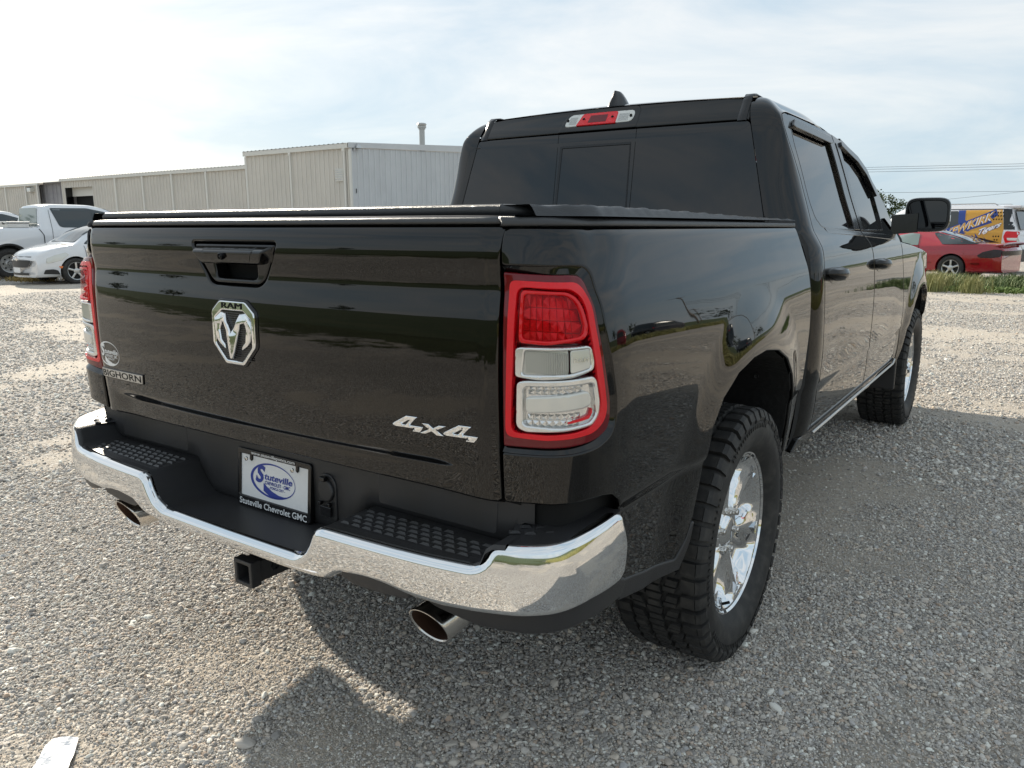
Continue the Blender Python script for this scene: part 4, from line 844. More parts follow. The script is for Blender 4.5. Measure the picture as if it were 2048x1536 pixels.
    for k in range(NS):                                     # walls of the windows between the spokes
        for r0, r1 in ((.100, .180),):
            for sg in (1, -1):
                th = .26+2*math.pi*k/NS+sg*(.20/2)*2*math.pi/NS; pts = [(face(r_, .80), r_*math.cos(th), r_*math.sin(th)) for r_ in (.100, .125, .150, .180)]
                mb.add(pts+[(p[0]-.05, p[1], p[2]) for p in pts], [(i_, i_+1, i_+5, i_+4) for i_ in range(3)])
            th0 = .26+2*math.pi*k/NS
            for r_ in (.100, .180):
                pts = [(face(r_, .80+.2*(1-abs(q))), r_*math.cos(th0+q*.10*2*math.pi/NS), r_*math.sin(th0+q*.10*2*math.pi/NS)) for q in (-1, 0, 1)]
                mb.add(pts+[(p[0]-.05, p[1], p[2]) for p in pts], [(0, 1, 4, 3), (1, 2, 5, 4)])
        t = .26+2*math.pi*(k+.5)/NS; a = 2*math.pi/NS
        c = [(.240, -.10, .1035), (.240, .10, .1035), (.205, .0, .1050)]; mb.add([(x, r_*math.cos(t+f*a), r_*math.sin(t+f*a)) for r_, f, x in c]+[(.094, .231*math.cos(t), .231*math.sin(t))], [(0, 1, 3), (1, 2, 3), (2, 0, 3)])
    mb.build('spokes', M['chrome'], rim, True, angle=24)
    mb = MB(); mb.lathe([(.03, .085), (.064, .072), (.070, .055), (.078, .048), (.084, .040), (.086, .030), (.088, .0005)], 40); mb.build('hub_cap', M['chrome'], rim, True)
    for k in range(6):
        t = k*2*math.pi/6+.26+math.pi/6; c = (.066, .070*math.cos(t), .070*math.sin(t))
        MB().lathe([(0, .0115), (.022, .0115), (.028, .009), (.030, .0005)], 12, 'x', c).build('lug_nut', M['dull_chrome'], rim, True)
    mb = MB(); mb.lathe([(-.02, .262), (-.02, .16), (.02, .16), (.022, .05)], 48); mb.lathe([(-.06, .165), (-.02, .165), (-.02, .08)], 48); mb.build('brake_disc', M['liner'], w, True)
    MB().tube([(.098, .236*math.cos(-1.9), .236*math.sin(-1.9)), (.12, .225*math.cos(-1.9), .225*math.sin(-1.9))], .005, 8).build('tyre_valve', M['gap'], rim, True)
    return w
for sgn in (1, -1):
    hero_wheel((sgn*.862, 1.090, .413), sgn); hero_wheel((sgn*.862, 4.762, .413), sgn)
# ------------------------------------------------------------------ generic vehicles (local: y forward from the rear bumper, x right, z up)
class Car:
    def __init__(s, name, label, cat, loc, fwd, L, W, zt, zb, wr, paint, wheels, rw, tw=.22, zbot=.22, taper=(.10, .14), group=None, spokes=5, origin_y=0.0, origin_x=0.0, rimf=.70, rimmat='steel', wheel_in=.0, arch=1.14, bodyname='body', nsp=70, cf=.14, cr=.08, lift=.0):
        """zt, zb: (y, z) knots of roof line and belt line; wr: half width of the roof"""
        rz = math.atan2(-fwd[0], fwd[1]); f = Vector((fwd[0], fwd[1], 0)).normalized(); o = Vector((loc[0], loc[1], 0))-f*origin_y-Vector((f.y, -f.x, 0))*origin_x
        s.root = empty(name, label, cat, (o.x, o.y, loc[2] if len(loc) > 2 else 0), rz, group); s.L, s.W = L, W
        s.zt = spline(*zip(*zt)); s.zb = spline(*zip(*zb)); s.wr = wr; s.zbot = zbot; s.tp = taper; s.cf, s.cr, s.lf = cf, cr, lift
        ys = np.concatenate([[0, .006, .02, .05, .1], np.linspace(.18, L-.18, nsp), [L-.1, L-.05, L-.02, L-.006, L]])
        s.ys = ys; S = [s.section(y) for y in ys]
        G = np.array([[(x, y, z) for x, z in list(q)+[(-x, z) for x, z in q[::-1]]] for y, q in zip(ys, S)])
        G = s.warp(G); mb = MB(); mb.grid(G, True); n = G.shape[1]; mb.f += [tuple(range(n)), tuple(range((len(ys)-1)*n, len(ys)*n))]
        body = mb.build(bodyname, paint, s.root, True, angle=35); s.body = body
        cut = MB()
        for wy in wheels: cut.lathe([(-W*1.3, .001), (-W*1.3, rw*arch), (W*1.3, rw*arch), (W*1.3, .001)], 40, 'x', (0, wy, rw))
        co = cut.build('cutter', None); md = body.modifiers.new('cut', 'BOOLEAN'); md.object = co; md.operation = 'DIFFERENCE'; md.solver = 'EXACT'
        co.parent = s.root; bpy.context.view_layer.update()
        me = bpy.data.meshes.new_from_object(body.evaluated_get(bpy.context.evaluated_depsgraph_get())); body.modifiers.clear(); body.data = me
        bpy.data.objects.remove(co)
        MB().box((0, L/2, zbot+.25), (W*1.45, L*.9, .40)).build('underbody', M['liner'], s.root)
        s.wheels = []
        for wy in wheels:
            for sg in (1, -1): s.wheel(sg*(W-wheel_in-.02), wy, rw, tw, sg, spokes, rimf, rimmat)
    def warp(s, P):
        P = np.array(P, float); u = (P[..., 0]/s.W)**2; y = P[..., 1]; L = s.L
        P[..., 1] = y-s.cf*u*smstep(.70*L, L, y)+s.cr*u*(1-smstep(0, .25*L, y)); return P
    def hw(s, y):
        y = np.asarray(y, float); r, f = s.tp; t = np.clip(y/s.L, 0, 1)
        e = np.minimum(smstep(0, .025, t)*.10+.90, 1)*np.minimum((1-smstep(.97, 1.0, t))*.12+.88, 1)
        return s.W*(1-r*(1-smstep(0, .22, t))**2)*(1-f*smstep(.74, 1, t)**2)*e
    def section(s, y):
        hw = float(s.hw(y)); zt = float(s.zt(y)); zb = min(float(s.zb(y)), zt-.03); z0 = s.zbot+s.lf*(1-float(smstep(0, .8, y))); hb = hw*.955; wr = min(s.wr, hb*.98); g = zt-zb; k = float(smstep(.08, .35, g)); wt = hb*.97*(1-k)+wr*k
        half = [(0, z0), (hw*.86, z0), (hw*.955, z0+.05), (hw*.985, z0+.18), (hw, z0+(zb-z0)*.55), (hw*.995, z0+(zb-z0)*.75), (hw*.98, zb-.06*(zb-z0)), (hb, zb), (hb+(wt-hb)*.35, zb+g*.35), (hb+(wt-hb)*.78, zb+g*.76), (wt*.985, zb+g*.88), (wt*.93, zb+g*.96), (wt*.80, zt-.008), (wt*.45, zt+.006), (0, zt+.012)]
        return half
    def side(s, o=.010):
        def f(y, z):
            y = np.asarray(y, float); z = np.asarray(z, float); x = np.empty_like(y)
            for i, (a, b) in enumerate(zip(y.ravel(), z.ravel())):
                q = s.section(a); q = q[2:12]; x.ravel()[i] = np.interp(b, [p[1] for p in q], [p[0] for p in q])
            return s.warp(np.stack([x, y, z], -1))+np.array([o, 0, 0])
        return f
    def top(s, o=.012):
        def f(x, y):
            x = np.asarray(x, float); y = np.asarray(y, float); z = np.empty_like(x)
            for i, (a, b) in enumerate(zip(x.ravel(), y.ravel())):
                q = s.section(b)[7:][::-1]; z.ravel()[i] = np.interp(abs(a), [p[0] for p in q], [p[1] for p in q])
            return s.warp(np.stack([x, y, z], -1))+np.array([0, 0, o])
        return f
    def end(s, y, o=.004, curve=.0):
        sg = 1 if y > s.L/2 else -1
        return (lambda a, b: np.stack([-sg*np.asarray(a, float), np.full_like(np.asarray(a, float), y+sg*o)-sg*(s.cf if sg > 0 else s.cr)*(np.asarray(a, float)/s.W)**2, np.asarray(b, float)], -1))
    def panel(s, name, m, pts, fn, both=True, r=.0, step=.07, parent=None, depth=.006, rr=0, holes=(), label=None):
        out = []
        for sg in ((1, -1) if both is True else (both,)):
            out.append(panel(name, parent or s.root, m, rnd(pts, rr, 3) if rr else pts, fn, step=step, r=r, depth=depth, sx=sg, holes=holes, label=label))
        return out[0]
    def wheel(s, x, y, r, tw, sg, n, rimf, rimmat):
        w = empty('wheel', None, None, (x, y, r)); w.parent = s.root; w.scale = (sg, 1, 1); rr = r*rimf
        MB().lathe([(-tw, rr), (-tw, r*.93), (-tw*.85, r), (-tw*.12, r), (.0, r*.96), (.012, r*.85), (.004, rr+.012), (-.004, rr)], 40).build('tyre', M['rubber'], w, True, angle=50)
        mb = MB(); mb.lathe([(-.005, rr+.002), (.003, rr-.004), (-.006, rr-.018), (-.05, rr-.028), (-.13, rr-.03)], 40)
        if n > 0:
            for k in range(n):
                t = 2*math.pi*k/n+.3; a0, a1 = .20*5/n, .13*5/n; b = []
                for rad, wd, xx in ((.05, a0*2.4, -.012), (rr*.6, a1*1.25, -.008), (rr-.012, a1*.95, -.010)):
                    b += [(xx, rad*math.cos(t-wd), rad*math.sin(t-wd)), (xx+.006, rad*math.cos(t), rad*math.sin(t)), (xx, rad*math.cos(t+wd), rad*math.sin(t+wd))]
                b += [(p[0]-.03, p[1], p[2]) for p in b]
                mb.add(b, [(0, 1, 4, 3), (1, 2, 5, 4), (3, 4, 7, 6), (4, 5, 8, 7), (0, 3, 12, 9), (3, 6, 15, 12), (2, 11, 14, 5), (5, 14, 17, 8)])
            mb.lathe([(-.02, .075), (-.004, .065), (.002, .03), (.002, .001)], 20)
        else:      # steel disc with round holes
            mb.lathe([(-.03, rr-.02), (-.045, rr*.86), (-.03, rr*.78), (-.035, rr*.50), (-.01, rr*.46), (.012, rr*.36), (.012, rr*.16), (.03, rr*.14), (.03, .001)], 40)
        rim = mb.build('rim', M[rimmat], w, True, angle=35)
        hol = MB()
        if n <= 0:
            for k in range(8):
                t = 2*math.pi*k/8; hol.lathe([(-.027, .001), (-.027, rr*.10)], 12, 'x', (0, rr*.66*math.cos(t), rr*.66*math.sin(t)))
            for k in range(8):
                t = 2*math.pi*k/8+.2; hol.lathe([(.013, rr*.05), (.03, .001)], 8, 'x', (0, rr*.27*math.cos(t), rr*.27*math.sin(t)))
            hol.build('hand_holes', M['gap'], rim)
        MB().lathe([(-.05, rr-.02), (-.055, .06), (-.05, .001)], 24).build('brake_disc', M['liner'], w)
        s.wheels.append(w); return w

M['greenglass'] = mat('green_glass', (.16, .21, .20), .04, coat=.5)
def fwd(dx, dy): n = math.hypot(dx, dy); return (dx/n, dy/n)
# --- white saloon on the left, nose towards the viewer
sed = Car('sedan', 'white sedan with amber side marker parked nose out beside the white work truck', 'car', (-18.51, 8.74), fwd(-.02, -1.0), 4.60, .90,
    [(0, .95), (.10, 1.06), (.55, 1.12), (1.2, 1.33), (1.9, 1.46), (2.5, 1.46), (3.0, 1.34), (3.62, .99), (3.9, .95), (4.25, .875), (4.48, .79), (4.57, .70), (4.6, .62)], [(0, .93), (.6, .99), (2.6, .96), (3.6, .90), (4.0, .85), (4.4, .77), (4.6, .58)], .60, M['whitepaint'], (.80, 3.60), .325, origin_y=3.60, origin_x=-.88, taper=(.1, .14), zbot=.19, arch=1.13, cf=.30, cr=.15)
sf = sed.side()
sed.panel('side_window', M['carglass'], [(.95, 1.05), (1.30, 1.30), (1.95, 1.41), (2.5, 1.40), (3.0, 1.22), (3.35, .99), (2.6, .985)], sf, rr=.05)
sed.panel('windscreen', M['carglass'], [(-.62, 3.50), (.62, 3.50), (.54, 2.78), (-.54, 2.78)], sed.top(), 1, rr=.06)
sed.panel('rear_screen', M['carglass'], [(-.6, .72), (.6, .72), (.52, 1.55), (-.52, 1.55)], sed.top(), 1, rr=.06)
sed.panel('headlamp', M['clear'], [(3.88, .735), (3.98, .79), (4.25, .735), (4.46, .66), (4.49, .54), (4.40, .535), (4.1, .60)], sf, rr=.03, r=.004)
sed.panel('side_marker', M['amber'], [(4.09, .455), (4.20, .455), (4.17, .405), (4.11, .405)], sf)
sed.panel('fog_recess', M['plastic'], [(4.15, .245), (4.22, .35), (4.33, .385), (4.50, .375), (4.52, .27)], sf, rr=.02)
ef = sed.end(4.60, .004, .32)
sed.panel('grille', M['plastic'], [(-.46, .50), (-.40, .43), (.40, .43), (.46, .50), (.50, .60), (-.50, .60)], ef, 1, rr=.05)
sed.panel('grille', M['plastic'], [(-.50, .665), (.50, .665), (.52, .70), (-.52, .70)], sed.end(4.57, .004, .30), 1, rr=.02)
sed.panel('grille_emblem', M['chrome'], [(-.10, .635), (-.035, .635), (-.035, .655), (.035, .655), (.035, .635), (.10, .635), (.10, .61), (.035, .61), (.035, .59), (-.035, .59), (-.035, .61), (-.10, .61)], sed.end(4.60, .012, .3), 1)
sed.panel('front_plate', M['white'], [(-.16, .30), (.16, .30), (.16, .42), (-.16, .42)], sed.end(4.62, .01, .1), 1)
sed.panel('lower_grille', M['plastic'], [(-.42, .24), (.42, .24), (.42, .30), (-.42, .30)], sed.end(4.60, .008, .3), 1)
sed.panel('door_seam', M['gap'], [(3.30, .30), (3.308, .30), (3.36, .95), (3.352, .95)], sf); sed.panel('door_seam', M['gap'], [(2.18, .30), (2.188, .30), (2.238, .96), (2.23, .96)], sf)
for yy in (2.34, 1.28): sed.panel('door_handle', M['whitepaint'], [(yy, .86), (yy+.17, .86), (yy+.17, .885), (yy, .885)], sed.side(.02), r=.006, depth=.02)
for sg in (1, -1): MB().box((sg*.93, 3.02, 1.0), (.20, .10, .14)).build('wing_mirror', M['whitepaint'], sed.root, bevel=.03)
# --- white work truck behind the saloon
wt = Car('work_truck', 'white work truck with steel wheels and silver tool box at the left edge', 'pickup truck', (-22.0, 8.70), fwd(.10, .99), 6.2, 1.0,
    [(0, 1.36), (.1, 1.40), (2.05, 1.40), (2.08, 1.45), (2.12, 1.92), (2.18, 2.02), (2.6, 2.07), (3.5, 2.06), (4.0, 1.96), (4.75, 1.46), (4.85, 1.42), (6.0, 1.30), (6.2, 1.1)], [(0, 1.34), (2.0, 1.36), (2.2, 1.38), (4.7, 1.34), (5.0, 1.32), (6.2, 1.0)], .68, M['whitepaint'], (1.22, 5.15), .42, origin_y=1.22, origin_x=.95, taper=(.02, .06), zbot=.48, spokes=0, rimf=.60, arch=1.22, wheel_in=.05, nsp=100, cf=.1, cr=.0)
wf = wt.side()
wt.panel('side_window', M['carglass'], [(2.44, 1.955), (3.45, 1.965), (3.95, 1.86), (4.50, 1.47), (4.46, 1.405), (2.66, 1.405), (2.58, 1.45)], wf, rr=.05)
wt.panel('door_seam', M['gap'], [(2.34, .6), (2.348, .6), (2.40, 1.9), (2.392, 1.9)], wf); wt.panel('bed_seam', M['gap'], [(2.12, .6), (2.14, .6), (2.14, 1.2), (2.04, 1.37), (2.02, 1.37), (2.12, 1.2)], wf)
wt.panel('door_seam', M['gap'], [(3.52, .6), (3.528, .6), (3.56, 1.9), (3.552, 1.9)], wf)
wt.panel('door_handle', M['plastic'], [(2.62, 1.165), (2.9, 1.165), (2.9, 1.195), (2.62, 1.195)], wt.side(.03), r=.008, depth=.03, rr=.012)
wt.panel('rear_screen', M['greenglass'], [(-.74, 1.44), (.74, 1.44), (.66, 1.96), (-.66, 1.96)], lambda a, b: np.stack([-np.asarray(a)*-1, 2.085+(np.asarray(b)-1.45)*.10-.02, b], -1), 1, rr=.05)
wt.panel('windscreen', M['carglass'], [(-.66, 4.62), (.66, 4.62), (.60, 4.02), (-.60, 4.02)], wt.top(), 1)
for wy in (1.22,):
    for sg in (1, -1): MB().grid([[(sg*(wt.W+o), wy+.55*math.cos(t), .42+.55*math.sin(t)*1.0+0*o) for o in (-.03, .022, .022, -.02)] if False else [(sg*(wt.W-.02+a), wy+r_*math.cos(t), .42+r_*math.sin(t)) for a, r_ in ((0, .50), (.03, .505), (.035, .55), (0, .56))] for t in np.linspace(-.05, math.pi+.05, 30)]).build('wheel_arch_trim', M['plastic'], wt.root, True)
wt.panel('tail_lamp', M['lampred'], [(.0, .95), (.14, .95), (.14, 1.33), (.0, 1.33)], wf)
fw_ = Vector((.10, .99, 0)).normalized(); rt_ = Vector((fw_.y, -fw_.x, 0))
def wtp(x, y, z): p = wt.root.location+rt_*x+fw_*y; return (p.x, p.y, z)
tb = empty('tool_box', 'silver tread plate tool box lying across the bed of the white work truck', 'tool box', wtp(0, 1.55, 1.40), wt.root.rotation_euler.z)
mb = MB(); mb.box((0, 0, .06), (1.72, .55, .12)); mb.build('box_body', M['steel'], tb, bevel=.01); MB().box((0, 0, .145), (1.78, .60, .05)).build('box_lid', M['steel'], tb, bevel=.015)
for x in (-.6, .6): MB().box((x, -.29, .12), (.08, .03, .06)).build('latch', M['plastic'], tb)
# --- other vehicles that peep out
suvs = [(0, 1.0), (.06, 1.35), (.16, 1.78), (.5, 1.92), (1.6, 1.95), (2.7, 1.92), (3.3, 1.72), (3.75, 1.24), (4.0, 1.18), (4.8, 1.06), (5.0, .8)]; suvb = [(0, 1.0), (.3, 1.16), (3.6, 1.12), (4.2, 1.05), (5.0, .75)]
M['lav'] = mat('lavender_paint', (.50, .50, .56), .15, coat=1.0); M['maroon'] = mat('maroon_paint', (.22, .010, .016), .2, coat=1.0); M['navy'] = mat('navy_paint', (.012, .015, .025), .2, coat=1.0)
def suv(label, loc, f, paint, name='suv', cat='suv', zs=1.0):
    c = Car(name, label, cat, loc, f, 5.0, .98, [(a, b*zs) for a, b in suvs], [(a, b*zs) for a, b in suvb], .66, paint, (.95, 3.95), .38, origin_y=2.5, taper=(.04, .10), zbot=.28, nsp=40)
    c.panel('side_window', M['carglass'], [(.35, 1.74*zs), (2.65, 1.82*zs), (3.15, 1.68*zs), (3.5, 1.22*zs), (.4, 1.24*zs)], c.side(), rr=.06)
    c.panel('windscreen', M['carglass'], [(-.66, 3.66), (.66, 3.66), (.6, 3.02), (-.6, 3.02)], c.top(), 1); c.panel('rear_screen', M['carglass'], [(-.6, 1.25*zs), (.6, 1.25*zs), (.52, 1.7*zs), (-.52, 1.7*zs)], lambda a, b: np.stack([a, .045+(np.asarray(b)-1.25*zs)*.20-.012, b], -1), 1)
    c.panel('tail_lamp', M['lampred'], [(.0, 1.0*zs), (.12, 1.0*zs), (.14, 1.2*zs), (.03, 1.2*zs)], c.side()); c.panel('headlamp', M['clear'], [(4.65, .85*zs), (4.95, .8*zs), (4.9, .95*zs), (4.66, 1.0*zs)], c.side())
    return c
suv('pale lavender suv whose roof peeps above the tonneau cover', (-19.6, 15.6), fwd(.10, .99), M['lav'])
suv('white suv showing its roof and dark window behind the bed of the work truck', (-29.2, 11.3), fwd(.10, .99), M['whitepaint'], zs=1.03)
# --- red coupe
rc_ = Car('coupe', 'red two door coupe with smoked tail lamp standing in weeds', 'car', (-.36, 22.2), fwd(-.972, .235), 5.0, .93,
    [(0, .78), (.08, .90), (.20, .955), (.75, .965), (1.35, 1.14), (1.95, 1.29), (2.35, 1.315), (2.75, 1.24), (3.5, .92), (3.7, .88), (4.5, .72), (4.9, .5)], [(0, .76), (.3, .90), (1.0, .925), (2.0, .90), (3.2, .86), (4.0, .80), (4.9, .46)], .50, M['redpaint'], (1.26, 3.80), .325, origin_y=1.26, origin_x=-.90, taper=(.06, .16), zbot=.20, rimf=.66, arch=1.15, cr=.16, lift=.03)
rf_ = rc_.side(.018)
rc_.panel('door_window', M['greenglass'], [(2.12, .905), (2.20, 1.20), (2.42, 1.22), (2.72, 1.16), (3.30, .90)], rf_, rr=.03)
rc_.panel('quarter_window', M['carglass'], [(.58, .955), (1.30, 1.12), (1.80, 1.235), (1.86, 1.22), (1.52, .935), (1.0, .94)], rf_, rr=.02)
rc_.panel('rear_screen', M['carglass'], [(-.56, .80), (.56, .80), (.42, 1.75), (-.42, 1.75)], rc_.top(), 1, rr=.05); rc_.panel('windscreen', M['carglass'], [(-.52, 3.44), (.52, 3.44), (.42, 2.80), (-.42, 2.80)], rc_.top(), 1)
rc_.panel('door_seam', M['gap'], [(2.02, .28), (2.03, .28), (2.11, .9), (2.10, .9)], rf_); rc_.panel('side_moulding', M['lampdark'], [(1.74, .445), (3.2, .445), (3.2, .46), (1.74, .46)], rf_)
rc_.panel('door_handle', M['lampdark'], [(2.16, .77), (2.42, .77), (2.42, .80), (2.16, .80)], rc_.side(.006), r=.004, depth=.012, rr=.01)
M['smoke'] = mat('smoked_lens', (.02, .006, .007), .25)
rc_.panel('tail_lamp', M['smoke'], [(.02, .63), (.02, .80), (.14, .82), (.42, .75), (.56, .66), (.5, .605), (.2, .60)], rf_, rr=.03, r=.006)
panel('tail_lamp', rc_.root, M['smoke'], rnd([(-.80, .66), (.80, .66), (.80, .78), (-.80, .78)], .03), rc_.end(0, .006), step=.07, r=.004, depth=.01)
rc_.panel('side_marker', M['lampdark'], [(.48, .43), (.72, .43), (.72, .465), (.48, .465)], rf_); rc_.panel('fuel_flap', M['redpaint'], ellipse(1.02, .73, .085, .075, 20), rc_.side(.006), -1, r=.004, depth=.01)
rc_.panel('spoiler', M['redpaint'], [(-.84, -.02), (.84, -.02), (.84, .30), (-.84, .30)], lambda a, b: np.stack([a, np.asarray(b)+.14*(np.asarray(a)/.9)**2, .955+.045*(1-np.asarray(b)/.3)-.05*(np.asarray(a)/.84)**4], -1), 1, r=.010, depth=.03, step=.06)
for sg in (1, -1): MB().box((sg*.95, 3.05, .93), (.22, .14, .12)).build('wing_mirror', M['redpaint'], rc_.root, bevel=.03)
# --- wrapped suv
M['gold'] = mat('wrap_gold', (.62, .33, .045), .3); M['wrapblue'] = mat('wrap_blue', (.02, .055, .27), .3); M['wrapwhite'] = mat('wrap_white', (.8, .8, .82), .3)
ws = Car('school_suv', 'long white suv wrapped in gold and blue school lettering behind the red coupe', 'suv', (1.10, 27.0), fwd(-.955, .294), 5.7, 1.0,
    [(0, 1.15), (.05, 1.30), (.16, 1.55), (.30, 1.96), (.5, 2.02), (2.2, 2.06), (3.3, 2.03), (3.75, 1.84), (4.15, 1.42), (4.4, 1.34), (5.4, 1.22), (5.7, .95)], [(0, 1.08), (.3, 1.28), (4.0, 1.26), (4.6, 1.18), (5.7, .9)], .72, M['whitepaint'], (1.15, 4.45), .40, origin_y=.15, taper=(.03, .08), zbot=.34)
wsf = ws.side(.006)
ws.panel('side_window', M['carglass'], [(2.45, 1.34), (2.45, 1.86), (3.15, 1.86), (3.60, 1.66), (3.9, 1.34)], wsf, rr=.06); ws.panel('rear_pillar_glass', M['glass'], [(.10, 1.30), (.36, 1.30), (.52, 1.90), (.30, 1.90)], wsf)
ws.panel('rear_side_window', M['carglass'], [(1.66, 1.34), (1.78, 1.86), (2.40, 1.86), (2.40, 1.34)], wsf, rr=.05); ws.panel('roof_edge', M['glass'], [(.40, 1.885), (3.3, 1.905), (3.3, 1.93), (.40, 1.91)], wsf)
wp = ws.panel('wrap', M['gold'], [(.36, .84), (.36, 1.28), (.42, 1.50), (.54, 1.88), (1.74, 1.88), (1.62, 1.40), (2.2, 1.20), (2.3, .84)], wsf, -1)
lf = lambda o: (lambda a, b: ws.side(o)(-np.asarray(a), b)*np.array([-1, 1, 1]))   # left flank seen from the left: a runs towards the tail
def wl(name, m, pts, o): return panel(name, wp, m, [(-y, z) for y, z in pts], lf(o), step=.12, r=0, depth=0)
wl('wrap_band', M['wrapblue'], [(1.58, 1.88), (1.78, 1.88), (1.72, 1.5), (1.50, 1.36), (1.40, 1.42), (1.54, 1.60)], .009)
wl('wrap_backing', M['wrapblue'], [(2.12, 1.05), (2.12, 1.28), (.72, 1.90), (.62, 1.72), (.80, 1.58), (.74, 1.50), (1.3, 1.30), (1.6, 1.08)], .009)
for (y0, z0, y1, z1) in ((1.75, .86, 1.62, 1.10), (1.50, .86, 1.42, 1.08), (1.30, .86, 1.25, 1.10), (1.05, .88, 1.18, 1.16), (.70, .86, .98, 1.12)):
    wl('wrap_stripe', M['wrapblue'], [(y0, z0), (y0-.10, z0), (y1-.09, z1-.05), (y1, z1+.04)], .010)
for nm, m, bo, o in (('wrap_letters', M['wrapwhite'], .06, .013), ('wrap_letters', M['gold'], .015, .017)):
    lettering(nm, wp, m, 'NEWKIRK', lf(o), (-1.40, 1.43), 1.36, .27, bold=bo, lift=.001, slope=.43, shear=.12)
for nm, m, bo, o in (('wrap_script', M['wrapblue'], .09, .020), ('wrap_script', M['wrapwhite'], .03, .024)):
    lettering(nm, wp, m, 'Tigers', lf(o), (-.78, 1.31), .62, .25, bold=bo, lift=.001, slope=.42, shear=.35)
mb = MB()
for i in range(6):
    for j in range(10):
        y, z = .46+.075*i+.03*(j % 2), .90+.10*j
        if y > .90-.42*abs(z-1.75) or z > 1.85 or (1.2 < z < 1.52): continue
        P = lf(.011)(np.array([-y-.017, -y+.017, -y+.017, -y-.017]), np.array([z-.022, z-.022, z+.022, z+.022])); mb.add(list(P), [(0, 1, 2, 3)])
d_ = mb.build('wrap_dots', M['gap'], wp, fix=False); d_['kind'] = 'stuff'
ws.panel('tail_lamp', M['lampred'], [(.0, .90), (.26, .92), (.33, 1.10), (.28, 1.26), (.0, 1.24)], ws.side(.012), rr=.04, r=.008)
ws.panel('lamp_bar', M['clear'], [(.0, .98), (.20, .99), (.22, 1.06), (.0, 1.06)], ws.side(.020))
ws.panel('rear_screen', M['carglass'], [(-.76, 1.30), (.76, 1.30), (.68, 1.88), (-.68, 1.88)], lambda a, b: np.stack([a, .048+(np.asarray(b)-1.30)*.37-.02, b], -1), 1, rr=.05)
ws.panel('rear_spoiler', M['whitepaint'], [(-.70, -.02), (.70, -.02), (.70, .45), (-.70, .45)], lambda a, b: np.stack([a, .12+np.asarray(b), 2.0+.0*np.asarray(b)], -1), 1, r=.015, depth=.05)
ws.panel('rear_bumper', M['plastic'], [(-.9, .36), (.9, .36), (.9, .72), (-.9, .72)], ws.end(0, .05), 1, r=.02, depth=.1)
ws.panel('rear_plate', M['white'], [(-.16, .9), (.16, .9), (.16, 1.06), (-.16, 1.06)], ws.end(0, .01), 1)
for sg in (1, -1): MB().tube([(sg*.64, .75, 2.02), (sg*.64, .85, 2.065), (sg*.64, 3.0, 2.075), (sg*.64, 3.1, 2.03)], .018, 8).build('roof_rail', M['steel'], ws.root, True)
# --- vehicles out of frame that the paint reflects
suv('maroon suv mirrored in the right flank of the black pickup', (13.6, 17.5), fwd(.55, .83), M['maroon'], zs=.92)
suv('navy suv mirrored small in the flank of the black pickup', (19.0, 36.0), fwd(.9, .4), M['navy'], zs=.95)
# ------------------------------------------------------------------ warehouse
M['sheet'] = mat('beige_sheet', (.66, .62, .56), .45, var=(.7, (.60, .565, .51), .35, .7), bump=(3, .004)); M['sheetshade'] = mat('shaded_sheet', (.60, .61, .62), .45, var=(.9, (.55, .56, .57), .35, .7), bump=(3, .004))  # second sheet: the gable's bluish-grey shade put into the colour
M['trim'] = mat('eave_trim', (.68, .66, .61), .4); M['roofm'] = mat('roof_sheet', (.42, .42, .41), .35, .3); M['olds'] = mat('weathered_sheet', (.36, .35, .36), .5, var=(1.5, (.28, .27, .29), .35, .65))
def rib_wall(name, parent, m, p0, p1, z0, z1a, z1b, pitch=.305, out=(0, -1), small=2):
    """vertical ribbed sheet from p0 to p1 (plan points), top from z1a to z1b"""
    p0 = np.array(p0, float); p1 = np.array(p1, float); L = np.linalg.norm(p1-p0); d = (p1-p0)/L; n = np.array(out, float); pr = []
    a = 0.0
    while a < L-1e-6:
        for q, o in ((0, .0), (.028, .050), (.080, .050), (.108, 0)): pr.append((a+q, o))
        for k in range(small):
            c = a+.105+(pitch-.105)*(k+1)/(small+1); pr += [(c-.018, 0), (c-.008, .012), (c+.008, .012), (c+.018, 0)]
        a += pitch
    pr = [(min(q, L), o) for q, o in pr]+[(L, 0)]
    V = []; F = []
    for q, o in pr:
        b = p0+d*q+n*o; zt_ = z1a+(z1b-z1a)*q/L; V += [(b[0], b[1], z0), (b[0], b[1], zt_)]
    F = [(2*i, 2*i+2, 2*i+3, 2*i+1) for i in range(len(pr)-1)]
    return MB().add(V, F).build(name, m, parent, fix=False)
tall = empty('metal_shed', 'tall end bay of the beige ribbed metal warehouse with louvre vent and roof flue', 'building', (-24.2, 23.9, 0))
def T(x, y, z): return (x+24.2, y-23.9, z)
def at_t(pts): return [T(*p) for p in pts]
xs = [-31.45, -28.1, -24.25]
for a, b in zip(xs[:-1], xs[1:]): rib_wall('wall_panel', tall, M['sheet'], (a+24.2, 0), (b+24.2, 0), 0, 4.86, 4.86)
for k in range(4): rib_wall('wall_panel', tall, M['sheetshade'], (0, 4.0*k), (0, 4.0*(k+1)), 0, 4.82+.20*k, 4.82+.20*(k+1), out=(1, 0), pitch=.36)
MB().box((-3.65, -.06, 4.93), (7.35, .16, .20)).build('eave_trim', M['trim'], tall)
MB().add([(.07, -.14, 4.84), (.07, 16, 5.64), (.07, 16, 6.05), (.07, -.14, 5.06), (-.02, -.14, 4.84), (-.02, 16, 5.64), (-.02, 16, 6.05), (-.02, -.14, 5.06)], [(0, 1, 2, 3), (4, 7, 6, 5), (3, 2, 6, 7), (0, 3, 7, 4), (0, 4, 5, 1)]).build('gable_trim', M['sheetshade'], tall)
rr_ = []
